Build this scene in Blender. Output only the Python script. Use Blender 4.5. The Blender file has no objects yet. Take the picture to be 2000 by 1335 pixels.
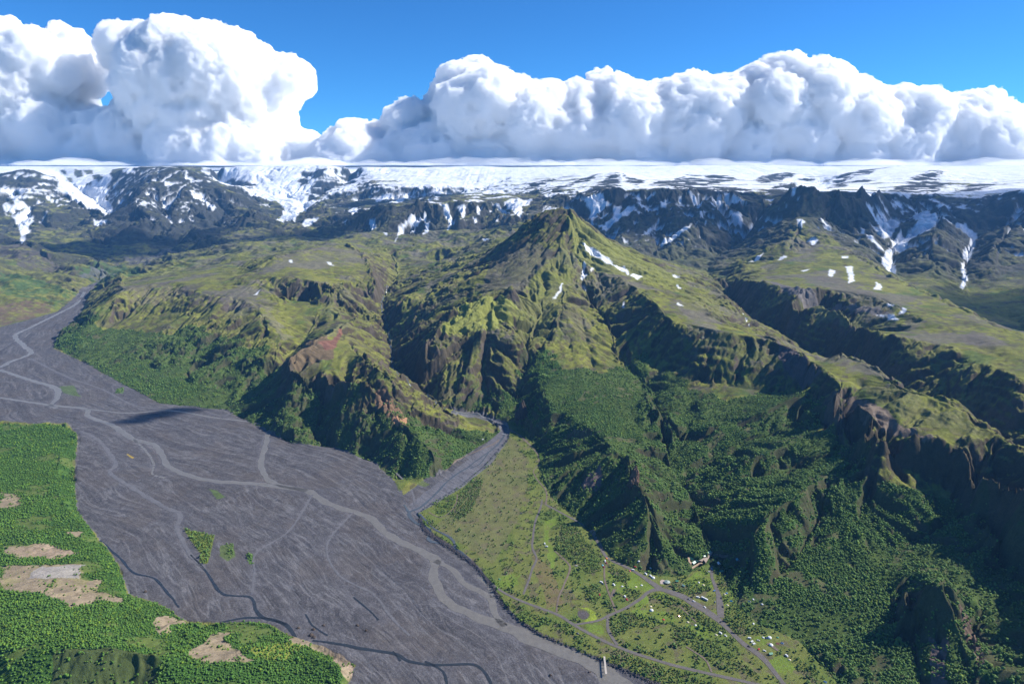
import bpy, math, random
import numpy as np
QUAL = 1.0
# ---------------------------------------------------------------- camera, sky, sun
sc = bpy.context.scene
COL = sc.collection
H = 700.0                      # camera height over the valley floor, metres
F = 1333.0                     # focal length in photo pixels (photo 2000 wide)
YH = 345.0                     # eye level row
PITCH = math.atan((667.5 - YH) / F)
CP, SP = math.cos(PITCH), math.sin(PITCH)
cd = bpy.data.cameras.new('camera')
cam = bpy.data.objects.new('camera', cd)
COL.objects.link(cam)
cd.sensor_width = 36.0
cd.lens = 36.0 * F / 2000.0
cd.clip_start = 1.0
cd.clip_end = 200000.0
cam.location = (0, 0, H)
cam.rotation_euler = (math.pi / 2 - PITCH, 0, 0)
sc.camera = cam

SUN_EL = math.radians(38)
SUN_AZ = math.radians(10)      # measured from +X towards +Y
sdir = (math.cos(SUN_EL) * math.cos(SUN_AZ), math.cos(SUN_EL) * math.sin(SUN_AZ), math.sin(SUN_EL))
world = bpy.data.worlds.new('World')
sc.world = world
world.use_nodes = True
wn = world.node_tree.nodes
wl = world.node_tree.links
wn.clear()
wo = wn.new('ShaderNodeOutputWorld')
bg = wn.new('ShaderNodeBackground')
sky = wn.new('ShaderNodeTexSky')
sky.sky_type = 'NISHITA'
sky.sun_disc = False
sky.sun_elevation = SUN_EL
sky.sun_rotation = math.pi / 2 - SUN_AZ
sky.altitude = 3000
sky.air_density = 1.0
sky.dust_density = 0.0
sky.ozone_density = 4.0
bg.inputs['Strength'].default_value = 0.10
tn = wn.new('ShaderNodeMix'); tn.data_type = 'RGBA'; tn.blend_type = 'MULTIPLY'; tn.inputs['Factor'].default_value = 1.0
tn.inputs['B'].default_value = (0.25, 0.66, 1.0, 1)
wl.new(sky.outputs['Color'], tn.inputs['A']); wl.new(tn.outputs['Result'], bg.inputs['Color'])
wl.new(bg.outputs['Background'], wo.inputs['Surface'])
sd = bpy.data.lights.new('sun', 'SUN')
sd.energy = 5.0
sd.angle = math.radians(0.53)
sd.color = (1.0, 0.955, 0.88)
sun = bpy.data.objects.new('sun', sd)
COL.objects.link(sun)
from mathutils import Vector
sun.rotation_euler = Vector(sdir).to_track_quat('Z', 'Y').to_euler()
sun.location = (3000, 800, 3000)
sc.view_settings.view_transform = 'Standard'
sc.view_settings.look = 'None'
sc.view_settings.gamma = 1.0
sc.view_settings.exposure = 0.72
sc.cycles.use_denoising = True
sc.cycles.max_bounces = 44
sc.cycles.diffuse_bounces = 2
sc.cycles.glossy_bounces = 1
sc.cycles.transmission_bounces = 2
sc.cycles.transparent_max_bounces = 8
sc.cycles.volume_bounces = 40
sc.cycles.sample_clamp_indirect = 6.0
sc.cycles.use_adaptive_sampling = True
sc.cycles.adaptive_threshold = 0.015

# ---------------------------------------------------------------- numpy helpers
rng = np.random.RandomState(7)
PERM = np.arange(256)
rng.shuffle(PERM)
PERM = np.concatenate([PERM, PERM, PERM[:2]]).astype(np.int32)
ang = rng.rand(512).astype(np.float32) * 2 * np.pi
GX, GY = np.cos(ang), np.sin(ang)
RV = rng.rand(512).astype(np.float32)

def perlin(x, y):
    xf = np.floor(x); yf = np.floor(y)
    xi = xf.astype(np.int32) & 255; yi = yf.astype(np.int32) & 255
    x = (x - xf).astype(np.float32); y = (y - yf).astype(np.float32)
    u = x * x * x * (x * (x * 6 - 15) + 10); v = y * y * y * (y * (y * 6 - 15) + 10)
    def g(ix, iy, dx, dy):
        h = PERM[PERM[ix] + iy]
        return GX[h] * dx + GY[h] * dy
    n00 = g(xi, yi, x, y); n10 = g(xi + 1, yi, x - 1, y)
    n01 = g(xi, yi + 1, x, y - 1); n11 = g(xi + 1, yi + 1, x - 1, y - 1)
    a = n00 + u * (n10 - n00); b = n01 + u * (n11 - n01)
    return (a + v * (b - a)) * 1.5

def fbm(x, y, octv=4, gain=0.5, ridge=False):
    s = 0; a = 1.0; t = 0
    for i in range(octv):
        n = perlin(x + 13.7 * i, y - 7.3 * i)
        if ridge: n = 1 - 2 * np.abs(n)
        s = s + a * n; t += a
        a *= gain; x = x * 2.03; y = y * 2.03
    return s / t

def erode(px, py, dx, dy):
    """slope-aligned ripples: height and derivative (gullies running downhill)"""
    ix = np.floor(px); iy = np.floor(py)
    fx = (px - ix).astype(np.float32); fy = (py - iy).astype(np.float32)
    ixi = ix.astype(np.int32); iyi = iy.astype(np.int32)
    va = np.zeros_like(fx); vx = np.zeros_like(fx); vy = np.zeros_like(fx); wt = np.zeros_like(fx)
    for i in (-1, 0, 1, 2):
        for j in (-1, 0, 1, 2):
            h = PERM[PERM[(ixi - i) & 255] + ((iyi - j) & 255)]
            qx = fx + i - RV[h] * 0.5; qy = fy + j - RV[h + 200] * 0.5
            w = np.exp(-2 * (qx * qx + qy * qy))
            m = (qx * dx + qy * dy) * (2 * np.pi)
            c = np.cos(m); s = np.sin(m)
            wt += w; va += c * w; vx -= s * dx * w; vy -= s * dy * w
    wt += 1e-9
    return va / wt, vx / wt, vy / wt

def sstep(a, b, x):
    t = np.clip((x - a) / (b - a), 0, 1)
    return t * t * (3 - 2 * t)

# ---------------------------------------------------------------- where a photo row/column meets the land
def tanrow(py):
    return math.tan(PITCH + math.atan((py - 667.5) / F))

def P(px, py, z):
    Y = (H - z) / tanrow(py)
    dep = Y * CP + (H - z) * SP
    return ((px - 1000.0) / F * dep, Y, z)

def PD(px, py, Y):
    z = H - tanrow(py) * Y
    dep = Y * CP + (H - z) * SP
    return ((px - 1000.0) / F * dep, Y, z)

def project(X, Y, Z):
    dz = H - Z
    dep = Y * CP + dz * SP
    up = -dz * CP + Y * SP
    dep = np.maximum(dep, 1.0)
    return 1000 + F * X / dep, 667.5 - F * up / dep

def base(Y):
    return 0.008 * (Y - 1000.0)

def in_poly(x, y, poly):
    n = len(poly); ins = np.zeros(x.shape, bool)
    for i in range(n):
        x1, y1 = poly[i]; x2, y2 = poly[(i + 1) % n]
        if y1 == y2: continue
        c = ((y1 > y) != (y2 > y))
        c &= (x < (x2 - x1) * (y - y1) / (y2 - y1) + x1)
        ins ^= c
    return ins
# ---------------------------------------------------------------- the lie of the land
# ridge, rim, foot and stream lines; each vertex is photo column, row and height in metres ('d' = distance instead)
LINES = """
# central mountain
1075,406,d3330 1095,404,d3320 1113,407,d3300 1112,430,d3240 1110,470,d3150 1115,500,d3000 1125,530,d2880 1110,565,d2700 1095,600,d2500 1078,640,d2350 1060,700,d2150 1052,745,d2000 1062,775,d1830
1075,406,d3330 1040,425,d3370 1002,458,d3400 960,498,d3380 900,530,d3300 830,556,d3150 790,575,d2980 775,592,d2900
1113,407,d3300 1135,430,d3350 1180,462,d3400 1240,495,d3350 1290,520,d3250 1345,546,d3100 1385,560,d3000 1415,578,d2850 1432,603,d2700 1440,622,d2620
1125,530,d2880 1160,534,d2870 1205,543,d2780 1240,560,285 1265,580,270 1290,605,255 1312,628,240 1400,645,235 1500,662,222 1560,688,214 1608,728,200
1290,605,255 1340,590,255 1400,610,235 1432,625,200
# shoulder meadow and its brow
820,700,120 835,665,165 868,640,190 905,642,190 950,648,192 1000,660,180 1040,680,150
870,620,205 940,575,272 1000,560,300
# gullies on the front
1150,585,225 1180,625,180 1200,660,150 1205,700,115 1235,728,95 1262,752,80
1060,610,200 1030,680,125 1025,740,75 1010,790,30
# side stream from the canyon to the river
760,498,162 777,530,142 762,560,126 745,590,112 757,640,72 765,690,50 770,722,40 836,772,26 880,800,22 930,808,20 985,828,17 990,842,16 960,872,13 900,922,8 800,1000,3
# foot of the mountain
790,745,45 820,765,30 860,790,23 905,795,22 960,800,22 1000,812,20 1020,830,18
# spire ridge
1062,775,d1830 1100,802,78 1170,850,80 1215,893,88 1238,926,100 1250,950,88 1264,980,76 1292,1050,34 1312,1108,6
1020,830,17 1050,875,12 1062,940,8 1082,975,6 1140,1020,5 1168,1060,4 1205,1093,4 1262,1118,3 1312,1124,3 1345,1120,4 1375,1100,5
1170,895,66 1130,925,45 1095,955,20
# brook behind the huts
1375,1095,6 1385,1060,9 1350,982,20 1322,932,32 1300,882,45 1290,832,58 1272,765,76 1262,752,80
# band face under the long ridge
1230,690,130 1300,722,112 1400,745,118 1500,765,112 1570,770,125
# forest spurs
1262,775,90 1275,790,112 1312,828,85 1335,862,52
1610,757,168 1560,775,148 1500,800,125 1400,832,92 1345,868,60
1640,828,128 1560,860,118 1480,890,100 1400,920,66 1362,945,36
1560,905,84 1470,930,70 1400,965,42 1372,990,24
1690,905,102 1620,930,100 1560,960,98 1502,1000,84 1470,1055,56 1450,1105,16
1600,1000,55 1570,1060,34 1540,1110,22 1500,1150,12
1480,790,118 1400,815,85 1340,840,60
1560,825,112 1480,858,84 1400,890,55 1335,920,34
1410,1105,6 1440,1180,4 1480,1215,4 1560,1250,4 1640,1335,4 1700,1500,4
1700,1080,32 1800,1050,40 1900,1012,55
1600,1130,22 1700,1140,30 1760,1150,35
# right edge knoll and its rim
1935,1012,112 1962,1030,112 1985,1055,100 2060,1060,125 2200,1050,180
1925,1055,52 1955,1110,46 2020,1150,60
# tower
1768,1152,58 1772,1180,40 1780,1215,28 1800,1240,20
1872,1150,78 1890,1190,58 1905,1250,40
1770,1150,66 1785,1140,100 1800,1131,106 1845,1136,106 1862,1142,102 1868,1175,84 1878,1215,66 1890,1270,48 1905,1340,30 1930,1480,20
1745,1150,32 1755,1200,26 1790,1245,22 1800,1335,10
1640,1290,8 1700,1335,8
1940,1150,60 1990,1220,62 2050,1300,70
# near plateau: near rim, cliff foot, far rim
1608,728,200 1635,742,202 1643,757,200 1628,766,198 1642,786,195 1690,800,192 1710,812,190 1692,820,188 1712,848,185 1765,856,180 1832,866,172 1885,890,170 1950,920,172 2000,950,175 2200,1060,190
1595,772,152 1600,800,140 1620,830,124 1665,860,116 1690,895,106 1760,925,110 1840,950,95 1900,985,80 1960,1000,98 2050,1010,130
1608,724,202 1640,692,222 1700,715,218 1765,757,215 1830,776,212 1892,802,205 1908,826,195 1960,852,190 2000,882,190 2200,980,205
# canyon behind the plateau
1350,512,162 1385,530,145 1400,560,122 1440,605,98 1466,632,86 1540,665,74 1620,705,62 1760,790,56 1900,840,50 2000,900,46 2300,1050,40
# right plateau: near rim
1400,537,d3500 1462,548,d3200 1540,562,d2900 1580,570,d2800 1537,588,d2700 1620,600,d2600 1660,618,d2420 1700,645,d2250 1760,663,d2130 1850,672,d2060 1885,700,d1930 2000,745,d1700 2300,850,d1500
1560,640,110 1600,625,120 1640,650,115 1680,700,75
# right plateau: crest
1450,522,217 1530,500,263 1600,480,300 1660,492,d3850 1740,540,235 1850,592,218 2000,660,212 2300,800,200
1560,560,245 1700,575,232 1800,620,215 2000,700,200
# right mountain
1530,385,d5300 1545,376,d5150 1570,371,d5050 1640,371,d5000 1680,374,d5000 1700,385,d5300 1720,380,d6000 1760,381,d6500 1850,383,d6600 1950,381,d6500 2000,370,d6100 2200,360,d5500
1485,410,d5400 1500,440,d4900 1530,425,d4800 1560,418,d4800 1610,425,d4750 1660,440,d4700
1560,418,d4800 1556,450,d4400 1540,485,d4000
1700,420,d5300 1750,440,d5800 1830,432,d5900 1900,448,d5700 2000,470,d5200 2200,480,d4900
1650,460,d4500 1690,500,d4100 1720,525,d3850
1712,425,d5400 1728,445,d5100 1762,460,d4850 1742,490,220 1740,530,168 1790,575,d3300 1870,620,d2880 2000,680,d2500
1838,405,d5700 1838,425,d5000 1830,450,d4600 1815,490,d4100 1830,530,d3750 1860,558,d3500
1898,448,d5600 1897,465,d5150 1893,500,190 1884,530,160 1880,560,136 1900,600,d3100 2000,635,d2850
2000,440,d5000 1965,455,d4700 1945,485,d4250 1940,525,d3780
1945,485,d4250 2000,500,d4200 2200,520,d4000
# middle mountain
1000,392,d6600 1060,386,d6500 1090,385,d6300 1140,378,d6000 1190,373,d5900 1250,371,d5850 1350,371,d5850 1430,373,d5850 1452,388,d5750 1475,398,d5700 1495,412,d5650
1145,400,d5900 1190,395,d5800 1250,393,d5760 1350,395,d5750 1430,400,d5740 1455,412,d5650
1120,430,d5900 1175,470,d5088 1232,490,200 1300,508,166 1350,512,162 1400,505,172 1450,480,d5200 1490,440,d5600
1240,393,d5740 1245,430,d5350 1225,465,d5080
1370,390,d5720 1372,420,d5300 1325,460,d5000 1335,490,d4720
1420,400,d5700 1440,440,d5350 1440,470,d5150
1160,397,d5850 1185,440,d5400 1195,465,d5150
# snow country over the middle mountain
1000,368,d8500 1060,355,d8500 1110,349,d8700 1165,341,d8900 1205,336,d9000 1250,346,d8800 1330,350,d8800 1420,348,d9000 1480,344,d9500
1205,336,d9000 1195,352,d7900 1150,366,d7000
1330,350,d8800 1330,362,d7300
1480,385,d6400 1505,371,d6800 1525,360,d7200 1550,354,d7400 1570,362,d7300 1585,372,d7200
1600,357,d9500 1660,338,d9500 1750,328,d10200
1600,357,d9500 1610,368,d7800
1728,376,d7000 1775,353,d8200 1822,331,d9200 1880,330,d10500
1870,377,d7300 1900,360,d8000 1950,354,d8500
# flat-topped hills left of the peak
728,360,d9600 726,352,d10000 760,347,d10300 790,341,d10500 840,343,d10500 862,350,d10000 875,362,d9200 800,361,d9300 728,359,d9550
712,388,d9250 800,388,d8950 880,378,d8950 960,370,d9200
722,407,d6350 725,404,d6400 780,399,d6300 845,396,d6250 900,397,d6300 960,392,d6450 1000,392,d6600
845,388,d7000 950,381,d7800 1040,381,d7600
690,452,d6100 740,455,d5900 800,462,d5750 850,445,d5950 900,452,d5800 980,440,d5800 1020,440,d5500
740,472,d5300 800,476,d5100 860,477,d5000 940,471,d4900 1000,452,d4900
780,500,d4650 860,510,d4500 900,500,d4450 960,480,d4400
# dome hill
452,557,212 480,535,238 515,514,268 560,498,d3700 620,484,d4000 680,480,d4200 710,497,d3950 720,520,d3600 735,555,d3200
470,545,232 530,540,246 590,545,245 640,552,235 690,560,205 720,580,150
560,590,150 600,585,160 640,605,160 660,610,158 700,620,110
# left-hand hill by the river: rim and slopes
152,640,60 170,598,132 192,600,134 225,586,165 236,562,192 290,556,200 345,550,204 360,562,204 400,573,200 480,588,190 503,600,180 520,640,150 546,656,128 540,692,104
175,650,62 240,620,95 300,610,115 380,612,132
236,562,192 230,545,120 300,532,135 400,505,160 450,510,195 480,535,238
400,573,200 340,630,108 318,660,86 305,690,45 300,722,18
503,600,180 450,680,90 430,730,45 415,770,12
400,650,100 380,700,45 370,740,18
620,630,122 590,670,108 548,720,68 502,765,30 440,792,8
# brown hill with the long cliff
690,625,150 662,640,165 622,664,172 572,690,165 560,702,157 571,716,152 622,722,150 680,735,150 722,745,150 762,746,142 768,738,142
562,745,92 600,765,76 640,780,66 690,780,70 728,772,100
662,640,165 700,690,150 768,738,142
765,752,135 752,790,100 778,825,85 830,865,60 858,903,32 858,934,6
640,790,60 620,830,25 610,866,5
752,790,100 715,850,40 700,880,8
840,800,40 862,790,50 900,830,28 930,845,18
# foot of the left-hand hills at the river
108,678,14 170,708,12 240,748,10 312,785,9 375,792,9 440,797,9 500,828,8 570,864,6 650,870,6 732,900,5 762,930,4 832,942,4 872,936,6 905,900,10 945,872,13 985,852,16
# left bank far hills
-300,650,20 0,637,16 60,622,18 110,607,20 140,586,23 158,564,27 190,549,30 195,541,31
-300,470,230 0,462,200 50,480,170 100,510,120 160,534,62 188,540,34
0,520,130 0,575,72 60,590,52 120,570,50
215,543,33 190,528,37 202,512,43 300,495,55 335,485,62
200,530,46 235,518,62 268,530,52
60,500,95 120,500,90 180,492,85 230,505,55
# hills before the glacier valley
-200,430,d7800 20,462,d6600 60,488,d5900
100,470,d6500 150,462,d6700 190,470,d6500 200,490,75
345,480,75 400,462,d6300 440,445,d6600 498,416,d7100 530,440,d6800 562,458,d6500 600,465,d6000 660,462,d5800
400,500,d4950 460,480,d5300 520,490,d4900 580,480,d5000
540,428,d7800 600,440,d7200 640,450,d6700
580,420,d8400 625,405,d8000 660,420,d7700
# dark mountain and its neighbours
180,345,d9800 250,325,d9600 300,324,d9300 360,326,d9000 380,334,d8900 400,355,d8600 440,385,d8200 462,412,d7900 470,430,d7600
300,324,d9300 290,355,d8500 262,404,d7500 235,440,d7000 185,470,d6700
262,404,d7500 300,440,d7000 350,480,d6500
360,326,d9000 350,380,d8000 400,430,d7500 430,445,d7200
300,345,d8700 320,400,d7800 330,430,d7400
180,470,d6750 240,492,70 345,485,64
-300,345,d9000 -100,345,d9000 0,340,d9000 40,331,d9000 60,328,d9000 80,336,d9000 110,348,d9000 122,377,d8500 170,400,d8000 214,426,d7600 190,440,d7300
60,400,d7800 50,440,d7100
120,340,d11500 150,368,d10000 190,400,d9000 214,417,d8300 222,435,d7900
90,440,d7300 130,450,d7100
# glacier valley and ice
570,430,d8500 600,402,d9300 562,376,d10500 520,350,d11000 490,335,d11200
640,330,d11200 622,346,d10900 608,360,d10700 612,378,d10300
470,372,d10500 430,360,d11500 400,345,d12500
500,400,d9200 540,405,d8900
650,370,d10500 700,350,d11800
-2500,324,d11800 0,324,d11800 200,325,d11700 400,324,d11600 500,323,d11700 600,323,d11600 700,325,d11500 850,326,d11600 1000,326,d11700 1100,324,d11500 1250,325,d11500 1400,323,d11400 1520,323,d11400 1700,325,d11500 1820,324,d11400 2000,323,d11500 4500,324,d11500
-2500,332,d14500 0,332,d14500 1000,333,d14500 2000,332,d14500 4500,332,d14500
-2500,341,d40000 0,341,d40000 1000,341,d40000 2000,341,d40000 4500,341,d40000
# near left bank
-300,822,22 0,828,16 130,828,12 152,850,9 145,920,5 150,1000,2 200,1060,1 235,1110,0 250,1160,0 300,1176,0 370,1215,-1 440,1216,-1 520,1216,-1 560,1238,-1 600,1252,-1 660,1276,-2 692,1295,-2 680,1340,-3 640,1500,-5
0,900,26 0,1000,36 0,1100,48 0,1200,66 0,1262,88
0,1262,88 100,1268,84 200,1270,78 300,1276,70 380,1282,50
0,1340,62 110,1335,55 300,1345,45
120,870,20 110,950,20 180,1080,18 220,1160,22 340,1225,20 400,1232,20 500,1235,16 560,1256,14 640,1285,16 662,1302,15 655,1345,12
500,1265,34 440,1300,42 380,1330,48
-300,1000,60 -300,1200,110
-400,1700,70 200,1700,60 500,1700,40
# camp flat edge on the river
790,1000,0 850,1045,-1 930,1100,-1 975,1165,-2 1050,1235,-2 1180,1290,-2 1290,1335,-3 1500,1450,-3
"""
RIVER = [(0,638),(60,623),(110,608),(140,587),(158,565),(190,550),(212,547),(190,556),(172,575),(165,600),(150,630),(112,660),(104,680),(170,709),(240,749),(312,786),(375,793),(440,798),(500,829),(570,865),(650,871),(732,901),(765,932),(790,965),(815,945),(870,915),(905,890),(950,862),(978,842),(980,832),(930,812),(880,803),(882,799),(930,803),(988,826),(998,838),(990,860),(950,905),(905,945),(840,985),(815,1003),(830,1030),(870,1060),(925,1100),(960,1140),(975,1165),(1000,1200),(1050,1236),(1180,1291),(1290,1337),(1600,1500),(2400,2100),(600,2100),(640,1500),(680,1337),(694,1295),(660,1274),(600,1250),(560,1236),(520,1214),(440,1214),(370,1213),(300,1174),(250,1158),(235,1108),(200,1058),(150,998),(145,918),(152,848),(130,826),(0,826),(-300,820),(-300,650)]
FLAT = [(985,828),(1020,832),(1050,876),(1062,940),(1082,976),(1140,1022),(1168,1062),(1205,1095),(1262,1120),(1312,1126),(1345,1122),(1375,1100),(1405,1105),(1440,1182),(1480,1217),(1560,1252),(1640,1337),(1900,1600),(1600,1500),(1290,1337),(1180,1291),(1050,1236),(1000,1200),(975,1165),(960,1140),(925,1100),(870,1060),(830,1030),(815,1003),(840,985),(905,945),(950,905),(990,860)]

def ground_px(pts):
    return [P(x, y, base((H) / tanrow(y)))[:2] for x, y in pts]
RIVER_W = ground_px(RIVER)
FLAT_W = ground_px(FLAT)

NU, NV = 720, 860
U0, U1 = math.radians(-62), math.radians(62)
V0, V1 = math.log(330.0), math.log(42000.0)
ug = np.linspace(U0, U1, NU); vg = np.linspace(V0, V1, NV)
UU, VV = np.meshgrid(ug, vg)            # rows = distance
MX = np.exp(VV) * np.sin(UU); MY = np.exp(VV) * np.cos(UU)

def to_uv(X, Y):
    return (np.arctan2(X, Y) - U0) / (U1 - U0) * (NU - 1), (np.log(np.hypot(X, Y)) - V0) / (V1 - V0) * (NV - 1)

fix = np.zeros((NV, NU), bool); val = np.zeros((NV, NU)); cnt = np.zeros((NV, NU))
for ln in LINES.strip().splitlines():
    if ln.startswith('#'): continue
    pts = []
    for t in ln.split():
        a, b, c = t.split(',')
        pts.append(PD(float(a), float(b), float(c[1:])) if c[0] == 'd' else P(float(a), float(b), float(c)))
    for p, q in zip(pts[:-1], pts[1:]):
        u1, v1 = to_uv(p[0], p[1]); u2, v2 = to_uv(q[0], q[1])
        n = int(max(abs(u1 - u2), abs(v1 - v2)) * 1.6) + 2
        t = np.linspace(0, 1, n)
        ui = np.round(u1 + (u2 - u1) * t).astype(int); vi = np.round(v1 + (v2 - v1) * t).astype(int)
        zz = p[2] + (q[2] - p[2]) * t
        ok = (ui >= 0) & (ui < NU) & (vi >= 0) & (vi < NV)
        np.add.at(val, (vi[ok], ui[ok]), zz[ok]); np.add.at(cnt, (vi[ok], ui[ok]), 1)
fix = cnt > 0
val = np.where(fix, val / np.maximum(cnt, 1), 0)
inr = in_poly(MX, MY, RIVER_W)
inf = in_poly(MX, MY, FLAT_W) & ~inr
val[inr] = base(MY[inr]) - 1.0; fix |= inr
val[inf] = base(MY[inf]) + 2.0; fix |= inf

def solve(fix, val, levels=6):
    pyr = [(fix, val)]
    for _ in range(levels):
        f, v = pyr[-1]
        h, w = f.shape[0] // 2 * 2, f.shape[1] // 2 * 2
        f4 = f[:h, :w].reshape(h // 2, 2, w // 2, 2); v4 = v[:h, :w].reshape(h // 2, 2, w // 2, 2)
        c = f4.sum((1, 3)); s = (v4 * f4).sum((1, 3))
        pyr.append((c > 0, np.where(c > 0, s / np.maximum(c, 1), 0)))
    z = None
    for f, v in reversed(pyr):
        if z is None:
            z = np.full(f.shape, v[f].mean())
        else:
            zi = np.repeat(np.repeat(z, 2, 0), 2, 1)
            z = np.pad(zi, ((0, max(0, f.shape[0] - zi.shape[0])), (0, max(0, f.shape[1] - zi.shape[1]))), 'edge')[:f.shape[0], :f.shape[1]]
        z = np.where(f, v, z)
        ii, jj = np.indices(f.shape)
        red = ((ii + jj) % 2 == 0) & ~f; blk = ((ii + jj) % 2 == 1) & ~f
        for it in range(90):
            for m in (red, blk):
                p = np.pad(z, 1, 'edge')
                n = (p[:-2, 1:-1] + p[2:, 1:-1] + p[1:-1, :-2] + p[1:-1, 2:]) * 0.25
                z = np.where(m, z + 1.5 * (n - z), z)
    return z
ZM = solve(fix, val)
def blur(z, n=1):
    for _ in range(n):
        p = np.pad(z, 1, 'edge')
        z = (p[:-2, 1:-1] + p[2:, 1:-1] + p[1:-1, :-2] + p[1:-1, 2:] + 2 * z) / 6
    return z
ZM = np.where(inr | inf, ZM, blur(ZM, 2))
# distance-like mask: 0 on the flats, rising to 1 away from them
FM = blur((~(inr | inf)).astype(float), 6)

def bil(A, u, v):
    u = np.clip(u, 0, NU - 1.001); v = np.clip(v, 0, NV - 1.001)
    i = u.astype(np.int32); j = v.astype(np.int32)
    fu = (u - i); fv = (v - j)
    # smooth (Catmull-Rom-like) weights are not needed after the blur
    return (A[j, i] * (1 - fu) + A[j, i + 1] * fu) * (1 - fv) + (A[j + 1, i] * (1 - fu) + A[j + 1, i + 1] * fu) * fv
# ---------------------------------------------------------------- final land grid
nin = int(1400 * QUAL); nout = int(110 * QUAL)
ta = np.concatenate([np.linspace(math.radians(-60), math.radians(-38.5), nout, endpoint=False),
                     np.linspace(math.radians(-38.5), math.radians(38.5), nin, endpoint=False),
                     np.linspace(math.radians(38.5), math.radians(60), nout)])
tv = np.concatenate([np.linspace(math.log(340), math.log(720), int(90 * QUAL), endpoint=False),
                     np.linspace(math.log(720), math.log(9000), int(1500 * QUAL), endpoint=False),
                     np.linspace(math.log(9000), math.log(18000), int(300 * QUAL), endpoint=False),
                     np.linspace(math.log(18000), math.log(41000), int(50 * QUAL))])
NC, NR = len(ta), len(tv)
TA, TV = np.meshgrid(ta, tv)
X = (np.exp(TV) * np.sin(TA)).astype(np.float64); Y = (np.exp(TV) * np.cos(TA)).astype(np.float64)
# wobble the macro lookup so traced lines do not look traced
wx = fbm(X / 170, Y / 170, 3) ; wy = fbm(X / 170 + 50, Y / 170 + 9, 3)
fl0 = bil(FM, *to_uv(X, Y))
wob = 16 * sstep(0.3, 1.0, fl0) * np.clip(Y / 2500, 0.35, 2.0)
XW = X + wx * wob; YW = Y + wy * wob
u, v = to_uv(XW, YW)
Z = bil(ZM, u, v); fl = np.minimum(bil(FM, u, v), fl0)
def grad(Z):
    # world-space gradient on the polar grid
    dzu = np.gradient(Z, axis=1) / np.gradient(TA, axis=1); dzv = np.gradient(Z, axis=0) / np.gradient(TV, axis=0)
    R = np.exp(TV)
    gr = dzv / R; gt = dzu / R
    s, c = np.sin(TA), np.cos(TA)
    return gr * s + gt * c, gr * c - gt * s
gx, gy = grad(Z)
for _ in range(3):
    gx = blur(gx, 2); gy = blur(gy, 2)
sl = np.hypot(gx, gy)
ice = sstep(11500, 14500, np.exp(TV)) * sstep(480, 640, Z)
far = np.clip(np.exp(TV) / 5000, 0, 1)
amp = sstep(0.0, 1.0, fl) * (1 - 0.93 * ice) * (1 - 0.6 * (X < -60) * (1 - sstep(1300, 1900, Y)))
steep = sstep(0.08, 0.55, sl)
E = np.zeros_like(Z, dtype=np.float32); ex = E.copy(); ey = E.copy()
k = 1.0 / np.maximum(sl, 0.25)
dX, dY = -gy * k, gx * k                        # across the slope
wl0 = 210.0
fa = sstep(3600, 6000, np.exp(TV)).astype(np.float32)
STACK = [(640.0, 60.0 * fa), (380.0, 6 + 34.0 * fa), (210.0, 17.0), (110.0, 15.0), (58.0, 9.0), (31.0, 5.0), (16.0, 2.8)]
flatb = np.exp(-3.2 * np.clip(sl * k, 0, 1) ** 2).astype(np.float32)
for o, (wl_, a) in enumerate(STACK):
    f = 1.0 / wl_
    ddx = (dX + ey * 0.9).astype(np.float32); ddy = (dY - ex * 0.9).astype(np.float32)
    h, hx, hy = erode((X * f + 3.1 * o).astype(np.float64), (Y * f + 7.7 * o).astype(np.float64), ddx, ddy)
    E += (h - flatb) * a; g_ = 0.6 ** max(o - 1, 0) * (fa if o == 0 else 1.0); ex += hx * g_; ey += hy * g_
E = np.where(E > 0, E * 0.4, E)
EZ = E * ((0.25 + 0.25 * fa) + (0.75 - 0.25 * fa) * steep) * (0.8 + 0.6 * far) * (1 - 0.65 * fa * sstep(0.6, 1.1, sl))
big = fbm(X / 420, Y / 420, 5, ridge=True) - 0.33
rug = fbm(X / 60, Y / 60, 4)
snc = sstep(6300, 7600, np.exp(TV)) * sstep(520, 580, Z)
midl = sstep(4000, 4800, np.exp(TV)) * (1 - sstep(7500, 9000, np.exp(TV))) * (1 - sstep(300, 420, Z))
big = big * (1 - 0.8 * snc)
EZ = EZ * (1 - 0.55 * snc) + snc * 28 * fbm(X / 1300, Y / 1300, 3) + midl * 48 * (fbm(X / 620 + 3, Y / 620, 5, ridge=True) - 0.3)
Z2 = Z + amp * (EZ + big * (7 + 18 * far + 34 * fa) * (0.35 + 0.3 * fa + (0.65 - 0.3 * fa) * steep) + rug * (3 + 5.5 * steep) * (1 - 0.7 * snc))
# strata: steps on steep ground
zs = Z2 + 14 * fbm(X / 220, Y / 220, 3)
per = 21.0 + 0 * X
ph = zs / per - np.floor(zs / per)
ter = (sstep(0.25, 0.8, ph) - ph) * per
terr = sstep(0.5, 0.95, sl) * amp * sstep(-0.3, 0.4, perlin(X / 260 + 5, Y / 260))
Z2 = Z2 + 0.5 * ter * terr
cz_ = amp * sstep(1100, 1500, np.exp(TV)) * (1 - fa) * sstep(0.10, 0.3, sl) * (1 - 0.5 * sstep(0.9, 1.4, sl))
c1 = fbm(X / 170 + 11, Y / 170 + 3, 5, 0.55); c2 = fbm(X / 75 + 31, Y / 75 + 23, 4, 0.55); c3 = fbm(X / 34 + 1, Y / 34 + 63, 3)
crag = 13 * sstep(0.02, 0.09, c1) + 11 * sstep(0.16, 0.22, c1) + 6.5 * sstep(0.04, 0.12, c2) + 3.5 * sstep(0.05, 0.15, c3)
cz_ = cz_ * (0.38 + 0.45 * sstep(200, -500, -X - 300) * 0 + 0.3 * (X < -150))
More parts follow.
